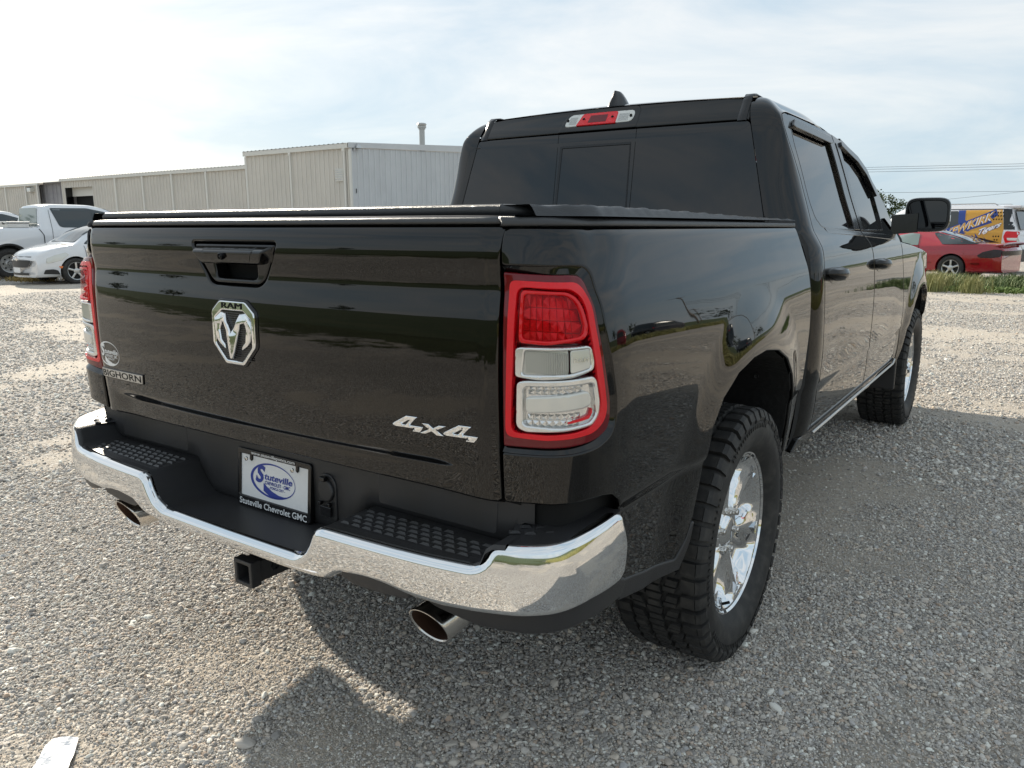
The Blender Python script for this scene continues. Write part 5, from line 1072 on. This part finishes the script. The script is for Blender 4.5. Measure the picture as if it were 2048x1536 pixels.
for x in np.arange(-7.4, -.02, .1): o = .03 if int(round(x*10)) % 3 == 0 else 0; rr_.append([(x, -.16, 5.035+o), (x, 16, 6.0+o)])
MB().grid(rr_).build('roof', M['roofm'], tall)
MB().box((-7.25, -.03, 2.4), (.14, .06, 4.8)).build('corner_trim', M['trim'], tall); MB().box((.0, -.03, 2.4), (.12, .08, 4.8)).build('corner_trim', M['trim'], tall)
for x in (-3.9, -.30): 
    mb = MB(); mb.box((x, -.09, 2.35), (.11, .09, 4.7)); mb.box((x, -.09, 4.76), (.16, .13, .14)); mb.build('downspout', M['trim'], tall, bevel=.01)
vt = MB().box((-.68, -.06, 3.70), (.52, .06, .55)).build('vent_frame', M['trim'], tall)
for k in range(5): MB().add([(-.92, -.10, 3.48+.10*k), (-.44, -.10, 3.48+.10*k), (-.44, -.15, 3.44+.10*k+.075), (-.92, -.15, 3.44+.10*k+.075)], [(0, 1, 2, 3)]).build('vent_slat', M['white'], vt)
mb = MB(); mb.box((.05, .15, 4.80), (.10, .06, .10)); mb.build('lamp_base', M['steel'], tall); MB().lathe([(0, .16), (.10, .11), (.16, .03), (.2, .02)], 16, 'z', (.16, .35, 4.84)).build('wall_lamp', M['steel'], tall, True)
MB().lathe([(0, .15), (1.15, .15), (1.15, .19), (1.22, .19), (1.22, .24), (1.30, .24), (1.30, .20), (1.40, .26), (1.46, .22), (1.5, .001)], 20, 'z', T(-27.0, 32.0, 5.45)).build('roof_flue', M['roofm'], tall, True)
MB().box((.04, .25, 3.0), (.02, .03, .2)).build('cable_hook', M['plastic'], tall)
low = empty('warehouse', 'long low beige ribbed metal warehouse with roll up door behind the white vehicles', 'building', (-41, 24.1, 0))
def lx(x): return x+41.0
xs = [-50.2, -43.8, -40.94, -38.1, -35.0, -31.6]
for i, (a, b) in enumerate(zip(xs[:-1], xs[1:])):
    if i == 0:
        rib_wall('wall_panel', low, M['sheet'], (lx(-50.2), 0), (lx(-49.75), 0), 0, 4.28, 4.28); rib_wall('wall_panel', low, M['sheet'], (lx(-46.5), 0), (lx(-43.8), 0), 0, 4.28, 4.28); rib_wall('wall_panel', low, M['sheet'], (lx(-49.75), 0), (lx(-46.5), 0), 3.86, 4.28, 4.28)
    else: rib_wall('wall_panel', low, M['sheet'], (lx(a), 0), (lx(b), 0), 0, 4.28, 4.28)
dr = MB().box((lx(-48.1), .40, 3.62), (3.3, .06, .55)).build('rollup_door', M['trim'], low); MB().box((lx(-48.1), .62, 1.8), (3.3, .05, 3.6)).build('door_opening', M['gap'], low)
for x in (-49.78, -46.48): MB().box((lx(x), .2, 1.93), (.10, .45, 3.86)).build('door_jamb', M['gloss'] if x < -48 else M['trim'], low)
MB().box((lx(-40.9), -.06, 4.34), (18.7, .16, .16)).build('eave_trim', M['trim'], low)
for x in xs[1:-1]: MB().box((lx(x), -.07, 2.13), (.15, .12, 4.26)).build('downspout', M['trim'], low, bevel=.01)
rr_ = []
for x in np.arange(-9.3, 9.4, .1): o = .03 if int(round(x*10)) % 3 == 0 else 0; rr_.append([(x, -.16, 4.42+o), (x, 14, 5.2+o)])
MB().grid(rr_).build('roof', M['roofm'], low); MB().add([(lx(-50.2), 0, 0), (lx(-50.2), 14, 0), (lx(-50.2), 14, 5.2), (lx(-50.2), 0, 4.36)], [(0, 1, 2, 3)]).build('end_wall', M['olds'], low)
far = empty('storage_shed', 'old weathered grey shed at the far left end of the warehouse', 'building', (-56, 24.6, 0))
rib_wall('wall_panel', far, M['olds'], (1.0, 0), (5.8, 0), 0, 4.20, 4.30, pitch=.5); rib_wall('wall_panel', far, M['sheet'], (-2, -.4), (2.6, -.4), 0, 4.15, 4.15); rib_wall('wall_panel', far, M['sheet'], (-9, -.4), (-2, -.4), 0, 4.15, 4.15)
MB().box((-3.2, -.46, 4.20), (11.8, .16, .14)).build('eave_trim', M['trim'], far); MB().box((4.2, -.06, 4.28), (3.2, .14, .10)).build('eave_trim', M['olds'], far)
for x in (-2, .9, 2.55): MB().box((x, -.47, 2.08), (.14, .12, 4.16)).build('downspout', M['trim'], far)
MB().box((1.85, -.6, 3.86), (.42, .30, .26)).build('flood_lamp', M['clear'], far, bevel=.02); MB().box((1.55, -.55, 3.9), (.2, .2, .3)).build('lamp_base', M['plastic'], far)
MB().add([(-9, -.5, 4.26), (6, -.5, 4.26), (6, 10, 4.9), (-9, 10, 4.9)], [(0, 1, 2, 3)]).build('roof', M['roofm'], far)

# ------------------------------------------------------------------ ground
def nd(nt, t, **k):
    n = nt.nodes.new(t)
    for a, b in k.items(): setattr(n, a, b)
    return n
def gravel_mat():
    m = bpy.data.materials.new('gravel_ground'); m.use_nodes = True; nt = m.node_tree; b = nt.nodes['Principled BSDF']; b.inputs['Roughness'].default_value = .92; b.inputs['Specular IOR Level'].default_value = .25
    tc = nd(nt, 'ShaderNodeTexCoord'); L = nt.links.new
    ws_ = nd(nt, 'ShaderNodeTexNoise'); ws_.inputs['Scale'].default_value = 90; ws_.inputs['Detail'].default_value = 1
    vm = nd(nt, 'ShaderNodeMix', data_type='VECTOR') if False else nd(nt, 'ShaderNodeVectorMath', operation='MULTIPLY_ADD'); vm.inputs[1].default_value = (.010, .010, 0)
    L(tc.outputs['Object'], ws_.inputs['Vector']); L(ws_.outputs['Color'], vm.inputs[0]); L(tc.outputs['Object'], vm.inputs[2])
    v = nd(nt, 'ShaderNodeTexVoronoi', voronoi_dimensions='2D'); v.inputs['Scale'].default_value = 62; L(vm.outputs[0], v.inputs['Vector'])
    sp = nd(nt, 'ShaderNodeSeparateColor'); L(v.outputs['Color'], sp.inputs[0])
    rp = nd(nt, 'ShaderNodeValToRGB'); e = rp.color_ramp.elements; e[0].position = 0; e[0].color = (0.228, 0.216, 0.204, 1); e[1].position = 1; e[1].color = (0.720, 0.684, 0.624, 1)
    for p_, c in ((.25, (0.396, 0.372, 0.336)), (.5, (0.504, 0.462, 0.408)), (.65, (0.432, 0.360, 0.288)), (.8, (0.564, 0.540, 0.516))): q = e.new(p_); q.color = (*c, 1)
    L(sp.outputs[0], rp.inputs[0])
    pm = nd(nt, 'ShaderNodeAttribute', attribute_name='bare')
    fn_ = nd(nt, 'ShaderNodeTexNoise'); fn_.inputs['Scale'].default_value = 260; fn_.inputs['Detail'].default_value = 3; L(tc.outputs['Object'], fn_.inputs['Vector'])
    sr = nd(nt, 'ShaderNodeValToRGB'); e = sr.color_ramp.elements; e[0].position = .3; e[0].color = (0.355, 0.315, 0.262, 1); e[1].position = .7; e[1].color = (0.630, 0.550, 0.450, 1); L(fn_.outputs[0], sr.inputs[0])
    mx = nd(nt, 'ShaderNodeMix', data_type='RGBA'); L(rp.outputs[0], mx.inputs[6]); L(sr.outputs[0], mx.inputs[7])
    mm = nd(nt, 'ShaderNodeMath', operation='MULTIPLY'); mm.inputs[1].default_value = .75; L(pm.outputs['Fac'], mm.inputs[0]); L(mm.outputs[0], mx.inputs[0])
    # large scale tone and wheel tracks
    bn = nd(nt, 'ShaderNodeTexNoise'); bn.inputs['Scale'].default_value = .09; bn.inputs['Detail'].default_value = 4; mp = nd(nt, 'ShaderNodeMapping'); mp.inputs['Scale'].default_value = (1.0, 3.0, 1); mp.inputs['Rotation'].default_value = (0, 0, .35); L(tc.outputs['Object'], mp.inputs[0]); L(mp.outputs[0], bn.inputs['Vector'])
    br = nd(nt, 'ShaderNodeMapRange'); br.inputs[1].default_value = .35; br.inputs[2].default_value = .68; br.inputs[3].default_value = .88; br.inputs[4].default_value = 1.14; L(bn.outputs[0], br.inputs[0])
    m2 = nd(nt, 'ShaderNodeMix', data_type='RGBA', blend_type='MULTIPLY'); m2.inputs[0].default_value = 1; L(mx.outputs[2], m2.inputs[6]); L(br.outputs[0], m2.inputs[7]); 
    sx_ = nd(nt, 'ShaderNodeSeparateXYZ'); L(tc.outputs['Object'], sx_.inputs[0]); gn = nd(nt, 'ShaderNodeTexNoise'); gn.inputs['Scale'].default_value = .8; gn.inputs['Detail'].default_value = 7; gn.inputs['Roughness'].default_value = .65; L(tc.outputs['Object'], gn.inputs['Vector'])
    ma = nd(nt, 'ShaderNodeMath', operation='MULTIPLY_ADD'); ma.inputs[1].default_value = 9.0; L(gn.outputs[0], ma.inputs[0]); L(sx_.outputs['Y'], ma.inputs[2])
    mr = nd(nt, 'ShaderNodeMapRange'); mr.inputs[1].default_value = -2.6; mr.inputs[2].default_value = -3.3; L(ma.outputs[0], mr.inputs[0])
    g2 = nd(nt, 'ShaderNodeTexNoise'); g2.inputs['Scale'].default_value = 30; g2.inputs['Detail'].default_value = 5; L(tc.outputs['Object'], g2.inputs['Vector']); gr = nd(nt, 'ShaderNodeValToRGB'); e = gr.color_ramp.elements; e[0].position = .35; e[0].color = (.036, .058, .014, 1); e[1].position = .68; e[1].color = (.105, .11, .04, 1); L(g2.outputs[0], gr.inputs[0])
    m3 = nd(nt, 'ShaderNodeMix', data_type='RGBA'); L(mr.outputs[0], m3.inputs[0]); L(m2.outputs[2], m3.inputs[6]); L(gr.outputs[0], m3.inputs[7]); L(m3.outputs[2], b.inputs['Base Color'])
    bp = nd(nt, 'ShaderNodeBump'); bp.inputs['Distance'].default_value = .013; bp.inputs['Strength'].default_value = 1
    iv = nd(nt, 'ShaderNodeMath', operation='MULTIPLY'); iv.inputs[1].default_value = -1.6; vb = nd(nt, 'ShaderNodeMath', operation='MULTIPLY_ADD'); vb.inputs[1].default_value = 1.35; vb.inputs[2].default_value = -1.6; L(pm.outputs['Fac'], vb.inputs[0]); L(vb.outputs[0], iv.inputs[1]); L(v.outputs['Distance'], iv.inputs[0])
    ad = nd(nt, 'ShaderNodeMath', operation='MULTIPLY_ADD'); ad.inputs[1].default_value = .5; L(fn_.outputs[0], ad.inputs[0]); L(iv.outputs[0], ad.inputs[2]); L(ad.outputs[0], bp.inputs['Height']); L(bp.outputs[0], b.inputs['Normal'])
    return m
M['ground'] = gravel_mat()
def vnoise(x, y, sc, seed):
    r = np.random.default_rng(seed); T_ = r.random((64, 64)); x = x*sc+100; y = y*sc+100; xi = np.floor(x).astype(int); yi = np.floor(y).astype(int); u = x-xi; v = y-yi; u = u*u*(3-2*u); v = v*v*(3-2*v)
    g = lambda a, b: T_[a % 64, b % 64]
    return (g(xi, yi)*(1-u)+g(xi+1, yi)*u)*(1-v)+(g(xi, yi+1)*(1-u)+g(xi+1, yi+1)*u)*v
def bare(x, y):
    """0 = covered with stones, 1 = bare packed fines: patches, wheel tracks, a dirt streak"""
    p = .50*vnoise(x+.35*y, y, .75, 1)+.30*vnoise(x, y, 1.9, 2)+.20*vnoise(x, y, 5.3, 3); b = smstep(.50, .66, p)
    wob = .5*vnoise(x, y, .35, 5)
    for off in (0, 1.65): b = np.maximum(b, .75*np.exp(-((x*.45+y*.9-1.2-off-wob*2+.015*x*x)/.22)**2)*(x < -.7)*smstep(.35, .55, vnoise(x, y, .9, 7)))
    for off in (0, 1.7): b = np.maximum(b, .45*np.exp(-((y-7.4-off-.05*x*x*.1-wob*1.6)/.20)**2)*smstep(.30, .5, vnoise(x, y, .7, 9)))
    b = np.maximum(b, np.exp(-((x-1.3)/1.3)**2-((y-13.5-.1*x)/.28)**2))
    return np.clip(b, 0, 1)
def axis_lines(a, b, st): return np.concatenate([[-400, -150, -70, -40, -30], np.arange(a, b, st), [24, 32, 45, 80, 150, 400]])
gx_ = axis_lines(-24, 16, .16); gy_ = axis_lines(-10, 22, .16)
XX, YY = np.meshgrid(gx_, gy_); gm = bpy.data.meshes.new('gravel_lot'); nx_, ny_ = len(gx_), len(gy_)
gm.vertices.add(nx_*ny_); gm.vertices.foreach_set('co', np.stack([XX, YY, 0*XX], -1).astype(np.float32).ravel())
q0 = (np.arange(ny_-1)[:, None]*nx_+np.arange(nx_-1)[None]).ravel(); quads = np.stack([q0, q0+1, q0+1+nx_, q0+nx_], 1).astype(np.int32)
gm.loops.add(quads.size); gm.loops.foreach_set('vertex_index', quads.ravel()); gm.polygons.add(len(quads)); gm.polygons.foreach_set('loop_start', np.arange(0, quads.size, 4, dtype=np.int32)); gm.update(calc_edges=True)
ga = gm.attributes.new('bare', 'FLOAT', 'POINT'); ga.data.foreach_set('value', bare(XX, YY).astype(np.float32).ravel())
tag(link('gravel_lot', gm, M['ground']), kind='structure')
M['field'] = mat('field_grass', (.045, .072, .018), .9, bump=(9, .06, 8), var=(.5, (.09, .10, .035), .4, .75)); M['verge'] = mat('verge_grass', (.13, .15, .04), .9, bump=(7, .25, 8), var=(.9, (.30, .25, .10), .4, .7)); M['asphalt'] = mat('old_asphalt', (.13, .13, .135), .85, bump=(40, .01))
def sheet(name, pts, z, m, jit=0):
    P = resample(pts, 3.0) if jit else pts; P = [(x+random.uniform(-jit, jit), y+random.uniform(-jit, jit), z) for x, y in P]
    return tag(MB().add(P, [tuple(range(len(P)))]).build(name, m), kind='structure')
sheet('field', [(-390, -10.5), (-60, -10.5), (-30, -10.4), (-14, -10.5), (0, -10.5), (10, -10.6), (11, -20), (30, -22), (60, -26), (390, -40), (390, -390), (-390, -390)], .004, M['field'], .5)
sheet('verge', [(11.5, -14), (13.6, -14), (13.5, 12), (14.2, 30), (17, 70), (15, 70), (12.2, 30), (11.4, 12)], .006, M['verge'], .15)
sheet('road', [(14.3, -18), (21.0, -18), (21.4, 30), (24, 80), (19, 80), (15.2, 30)], .004, M['asphalt'])
sheet('field', [(21.6, -30), (390, -30), (390, 390), (27, 390), (24.2, 80), (22, 30)], .008, M['field'], .4)
sheet('field', [(-390, 46), (22, 95), (22, 390), (-390, 390)], .008, M['field'], .5)

# gravel stones: one object, real stones near the viewer, thinning with distance
def stones(n, r0, r1, s0, s1, pw, cov):
    az = .60+np.where(RNG.random(n) < .80, RNG.uniform(-.62, .62, n), np.sign(RNG.uniform(-1, 1, n))*(.62+np.abs(RNG.normal(0, .32, n)))); rad = (RNG.random(n)*(r1**(2-pw)-r0**(2-pw))+r0**(2-pw))**(1/(2-pw))
    x = cam.location.x-np.sin(az)*rad; y = cam.location.y+np.cos(az)*rad
    keep = (RNG.random(n) < np.clip(1-bare(x, y)*1.05, cov, 1)) & (rad < r1*(1-.45*RNG.random(n)**2))
    x, y, rad = x[keep], y[keep], rad[keep]; s = s0*np.exp(RNG.normal(0, .30, len(x)))*(1+rad*s1)
    return x, y, s
SETS = [stones(230000, .75, 4.6, .0021, .03, .5, 1.0), stones(300000, .75, 6.5, .0031, .02, .5, .10), stones(42000, .75, 6, .0052, .01, .6, .05), stones(200000, 4.5, 20, .0060, .03, 1.0, .12), stones(2200, .8, 9, .0082, 0, .6, .05)]
X = np.concatenate([q[0] for q in SETS]); Y = np.concatenate([q[1] for q in SETS]); S_ = np.concatenate([q[2] for q in SETS]); n_ = len(X)
me = bpy.data.meshes.new('gravel'); me.vertices.add(n_)
me.vertices.foreach_set('co', np.stack([X, Y, S_*RNG.uniform(.05, .45, n_)], 1).astype(np.float32).ravel())
at = me.attributes.new('scl', 'FLOAT_VECTOR', 'POINT'); at.data.foreach_set('vector', (S_[:, None]*np.stack([RNG.uniform(.9, 1.5, n_), RNG.uniform(.75, 1.1, n_), RNG.uniform(.5, .8, n_)], 1)).astype(np.float32).ravel())
at = me.attributes.new('rot', 'FLOAT_VECTOR', 'POINT'); at.data.foreach_set('vector', np.stack([RNG.normal(0, .3, n_), RNG.normal(0, .3, n_), RNG.uniform(0, 6.28, n_)], 1).astype(np.float32).ravel())
at = me.attributes.new('idx', 'INT', 'POINT'); at.data.foreach_set('value', RNG.integers(0, 6, n_).astype(np.int32))
def stone_mat():
    m = bpy.data.materials.new('stones'); m.use_nodes = True; nt = m.node_tree; b = nt.nodes['Principled BSDF']; b.inputs['Roughness'].default_value = .85; b.inputs['Specular IOR Level'].default_value = .3
    oi = nd(nt, 'ShaderNodeObjectInfo'); rp = nd(nt, 'ShaderNodeValToRGB'); rp.color_ramp.interpolation = 'LINEAR'; e = rp.color_ramp.elements; e[0].position = 0; e[0].color = (0.256, 0.244, 0.232, 1); e[1].position = 1; e[1].color = (0.800, 0.800, 0.732, 1)
    for p_, c in ((.18, (0.403, 0.378, 0.348)), (.36, (0.525, 0.482, 0.421)), (.5, (0.451, 0.445, 0.439)), (.62, (0.610, 0.531, 0.433)), (.72, (0.561, 0.531, 0.488)), (.80, (0.488, 0.378, 0.293)), (.86, (0.659, 0.622, 0.567))): q = e.new(p_); q.color = (*c, 1)
    nt.links.new(oi.outputs['Random'], rp.inputs[0]); n = nd(nt, 'ShaderNodeTexNoise'); n.inputs['Scale'].default_value = 3; n.inputs['Detail'].default_value = 4; tc = nd(nt, 'ShaderNodeTexCoord'); nt.links.new(tc.outputs['Object'], n.inputs['Vector'])
    mx = nd(nt, 'ShaderNodeMix', data_type='RGBA', blend_type='MULTIPLY'); mx.inputs[0].default_value = .5; nt.links.new(rp.outputs[0], mx.inputs[6]); nt.links.new(n.outputs['Color'], mx.inputs[7]); nt.links.new(rp.outputs[0], b.inputs['Base Color'])
    return m
M['stone'] = stone_mat()
go = link('gravel', me, M['stone']); go['kind'] = 'stuff'
ng = bpy.data.node_groups.new('scatter', 'GeometryNodeTree'); ng.interface.new_socket('Geometry', in_out='INPUT', socket_type='NodeSocketGeometry'); ng.interface.new_socket('Geometry', in_out='OUTPUT', socket_type='NodeSocketGeometry')
gi = ng.nodes.new('NodeGroupInput'); gout = ng.nodes.new('NodeGroupOutput'); g2i = ng.nodes.new('GeometryNodeGeometryToInstance'); ins = ng.nodes.new('GeometryNodeInstanceOnPoints')
for k in range(6):
    ico = ng.nodes.new('GeometryNodeMeshIcoSphere'); ico.inputs['Radius'].default_value = 1; ico.inputs['Subdivisions'].default_value = 3
    sp_ = ng.nodes.new('GeometryNodeSetPosition'); nz = ng.nodes.new('ShaderNodeTexNoise'); nz.noise_dimensions = '4D'; nz.inputs['W'].default_value = 3.7*k; nz.inputs['Scale'].default_value = .75; nz.inputs['Detail'].default_value = 1.5
    sb = ng.nodes.new('ShaderNodeVectorMath'); sb.operation = 'SUBTRACT'; sb.inputs[1].default_value = (.5, .5, .5); ml = ng.nodes.new('ShaderNodeVectorMath'); ml.operation = 'SCALE'; ml.inputs['Scale'].default_value = 1.5
    ng.links.new(nz.outputs['Color'], sb.inputs[0]); ng.links.new(sb.outputs[0], ml.inputs[0]); ng.links.new(ml.outputs[0], sp_.inputs['Offset']); ng.links.new(ico.outputs['Mesh'], sp_.inputs['Geometry'])
    sm = ng.nodes.new('GeometryNodeSetShadeSmooth'); ng.links.new(sp_.outputs[0], sm.inputs[0]); smt = ng.nodes.new('GeometryNodeSetMaterial'); smt.inputs['Material'].default_value = M['stone']; ng.links.new(sm.outputs[0], smt.inputs[0]); ng.links.new(smt.outputs[0], g2i.inputs[0])
def attr(nm, ty):
    a = ng.nodes.new('GeometryNodeInputNamedAttribute'); a.data_type = ty; a.inputs['Name'].default_value = nm; return a.outputs[0]
ng.links.new(gi.outputs[0], ins.inputs['Points']); ng.links.new(g2i.outputs[0], ins.inputs['Instance']); ins.inputs['Pick Instance'].default_value = True
ng.links.new(attr('idx', 'INT'), ins.inputs['Instance Index']); ng.links.new(attr('scl', 'FLOAT_VECTOR'), ins.inputs['Scale'])
e2r = ng.nodes.new('FunctionNodeEulerToRotation'); ng.links.new(attr('rot', 'FLOAT_VECTOR'), e2r.inputs[0]); ng.links.new(e2r.outputs[0], ins.inputs['Rotation']); ng.links.new(ins.outputs[0], gout.inputs[0])
md = go.modifiers.new('scatter', 'NODES'); md.node_group = ng

# ------------------------------------------------------------------ plants
M['leaf'] = mat('leaf', (.050, .075, .022), .6, var=(1.2, (.10, .12, .04), .35, .7)); M['bark'] = mat('bark', (.10, .075, .055), .9, bump=(20, .03)); M['drygrass'] = mat('dry_grass', (.34, .22, .07), .8, var=(4, (.20, .17, .06), .35, .7)); M['weed'] = mat('weed_green', (.065, .105, .03), .7, var=(3, (.13, .17, .05), .35, .7)); M['straw'] = mat('straw_green', (.22, .23, .08), .7, var=(3, (.36, .33, .14), .35, .7))
def tree(label, loc, hgt, rad, n=900, group=None):
    t = empty('tree', label, 'tree', loc, random.uniform(0, 6), group); r = random.Random(int(loc[0]*7+loc[1]*3))
    mb = MB(); mb.tube([(0, 0, 0), (.05*rad, 0, hgt*.3), (0, .06*rad, hgt*.6)], [hgt*.035, hgt*.025, hgt*.012], 8)
    for k in range(6):
        a = k*1.05+r.random(); mb.tube([(0, 0, hgt*(.25+.05*k)), (rad*.4*math.cos(a), rad*.4*math.sin(a), hgt*(.42+.06*k)), (rad*.75*math.cos(a), rad*.75*math.sin(a), hgt*(.52+.06*k))], [hgt*.013, hgt*.008, hgt*.003], 6)
    mb.build('trunk', M['bark'], t, True)
    V = []; F = []; cl = [(r.gauss(0, .5)*rad, r.gauss(0, .5)*rad, hgt*(.35+.6*r.random()), rad*(.22+.25*r.random())) for _ in range(22)]
    for k in range(n):
        c = cl[r.randrange(22)]; p = Vector((c[0]+r.gauss(0, .5)*c[3], c[1]+r.gauss(0, .5)*c[3], min(c[2], hgt*.93)+r.gauss(0, .4)*c[3])); s = rad*.075*r.uniform(.6, 1.4); u = Vector((r.gauss(0, 1), r.gauss(0, 1), r.gauss(0, 1))).normalized(); w = u.orthogonal().normalized()
        b = len(V); V += [p-u*s, p+w*s*.6, p+u*s, p-w*s*.6]; F.append((b, b+1, b+2, b+3))
    cr = MB().add(V, F).build('crown', M['leaf'], t, fix=False); return t
tree('small tree on the horizon by the wing mirror, left of two', (-18.9, 121, 0), 6.2, 2.2); tree('small tree on the horizon by the wing mirror, right of two', (-16.4, 119, 0), 5.2, 2.0)
TL = ['bushy green tree at the field edge mirrored in the tailgate']*4+['bushy green tree beyond the road mirrored in the bed side']*5
for k, (x, y, h_, r_) in enumerate(((-88, -6, 6.5, 3.4), (-120, -40, 6, 4), (-150, -80, 7, 5), (-110, -130, 7, 5), (44, 120, 5, 3.5), (60, 105, 4.5, 3), (70, 80, 5, 3.5), (80, 50, 5, 3.5), (90, 10, 5, 4))):
    tree(TL[k], (x, y, 0), h_, r_, 700, 'trees along the field' if k < 4 else 'trees beyond the road')
def blades(name, label, m, region, n, h0, h1, w=.006, lean=.5, kind='stuff', cat=None):
    V = []; F = []
    for _ in range(n):
        x, y = region(); h_ = random.uniform(h0, h1); a = random.uniform(0, 6.28); l = h_*random.uniform(.1, lean); dx, dy = math.cos(a)*l, math.sin(a)*l; px, py = -math.sin(a)*w, math.cos(a)*w; b = len(V)
        V += [(x-px, y-py, 0), (x+px, y+py, 0), (x+px*.7+dx*.4, y+py*.7+dy*.4, h_*.6), (x-px*.7+dx*.4, y-py*.7+dy*.4, h_*.6), (x+dx, y+dy, h_*.95)]; F += [(b, b+1, b+2, b+3), (b+3, b+2, b+4)]
    o = MB().add(V, F).build(name, m, fix=False)
    return tag(o, label, cat, kind=kind)
cl_ = [(-.75+random.gauss(0, .55), 18.6+random.gauss(0, .3)) for _ in range(10)]
def reg1():
    c = random.choice(cl_); return c[0]+random.gauss(0, .13), c[1]+random.gauss(0, .13)
blades('tall_grass', None, M['straw'], reg1, 4200, .12, .48, .006)
cl2 = [(random.uniform(-.5, 3.6), random.gauss(20.5, .75), random.uniform(.1, .5)) for _ in range(45)]
def reg2():
    c = random.choice(cl2); return c[0]+random.gauss(0, c[2]), c[1]+random.gauss(0, c[2]*.6)
blades('weeds', None, M['weed'], reg2, 8500, .05, .30, .012, 1.2)
def reg3():
    t = random.random(); return -.6+3.4*t, 18.55+.5*t*0+random.gauss(0, .22)
blades('creeping_weeds', None, mat('bright_weed', (.12, .18, .035), .7), reg3, 4200, .03, .12, .014, 1.6)
def reg4(): return -20.9+random.gauss(0, .40), 8.72+random.gauss(0, .20)
blades('dry_weeds', None, M['drygrass'], reg4, 1600, .02, .13, .012, 1.4)
def reg5(): return random.uniform(11.6, 13.8), random.uniform(-12, 34)
blades('verge_grass', None, M['straw'], reg5, 14000, .15, .7, .02, .7)

# ------------------------------------------------------------------ power lines
M['wire'] = mat('wire', (.05, .05, .055), .6); M['pole'] = mat('pole_wood', (.16, .12, .09), .9, bump=(12, .02))
def wire(label, a, b, sag, r=.012):
    tag(MB().tube([(a[0]+(b[0]-a[0])*t, a[1]+(b[1]-a[1])*t, a[2]+(b[2]-a[2])*t-sag*4*t*(1-t)) for t in np.linspace(0, 1, 15)], r, 5).build('power_line', M['wire']), label, 'cable')
def pole(label, x, y, h_):
    t = empty('utility_pole', label, 'pole', (x, y, 0)); MB().tube([(0, 0, 0), (0, 0, h_)], [.16, .11], 10).build('post', M['pole'], t, True); MB().box((0, -.12, h_-.5), (2.4, .10, .12)).build('cross_arm', M['pole'], t)
    for x_ in (-1.05, -.3, .3, 1.05): MB().lathe([(0, .05), (.08, .06), (.16, .03), (.2, .001)], 8, 'z', (x_, -.12, h_-.44)).build('insulator', M['lampdark'], t, True)
for z, lb in ((6.95, 'uppermost thin black cable crossing the sky right of the cab'), (6.76, 'second thin black cable from the top crossing the sky right of the cab'), (6.53, 'lowest of three close cables crossing the sky right of the cab')): wire(lb, (-40, 80.3, z+.55), (34, 79.7, z-.75), .15, .014)
wire('lone thin cable low in the sky above the wing mirror', (-40, 80, 5.1), (34, 80, 4.1), .2, .014); wire('slanting thin cable rising to the right above the wrapped suv', (-10.5, 80.5, 3.45), (20, 80.5, 6.5), .1, .012)
pole('wooden utility pole hidden behind the cab carrying the cables', -40, 80, 9); pole('wooden utility pole right of the frame carrying the cables', 34, 80, 9)
for y, z, lb in ((-13, 6.5, 'lower of two close cables mirrored low in the rear window'), (-13, 6.85, 'upper of two close cables mirrored low in the rear window'), (-12.4, 9.6, 'lone cable mirrored high in the rear window')): wire(lb, (-60, y, z), (40, y+2, z), .9, .014)
pole('wooden utility pole at the far end of the field cables', -60, -13, 10); pole('wooden utility pole far beyond the road, mirrored thinly in the flank of the pickup', 62, 150, 8)
# ------------------------------------------------------------------ litter
ps = rnd([(-.408, -.437), (-.352, -.394), (-.20, -.505), (-.285, -.570)], .003, 2)
scrap = panel('paper_scrap', None, mat('litter_white', (.80, .80, .82), .45, bump=(40, .006, 4)), ps, lambda x, y: np.stack([x, y, .012+.004*np.sin(np.asarray(x)*55+np.asarray(y)*20)+.003*np.sin(np.asarray(y)*90)], -1), step=.008, r=0, depth=.0015)
tag(scrap, 'crumpled white paper scrap lying on the gravel at the lower left corner', 'paper')
mb = MB(); mb.tube([(.428, .175, .012), (.45, .19, .016), (.475, .195, .013), (.49, .20, .012)], .0016, 5); tag(mb.build('twig', M['bark']), 'thin dark twig lying on the gravel behind the right exhaust tip', 'twig')
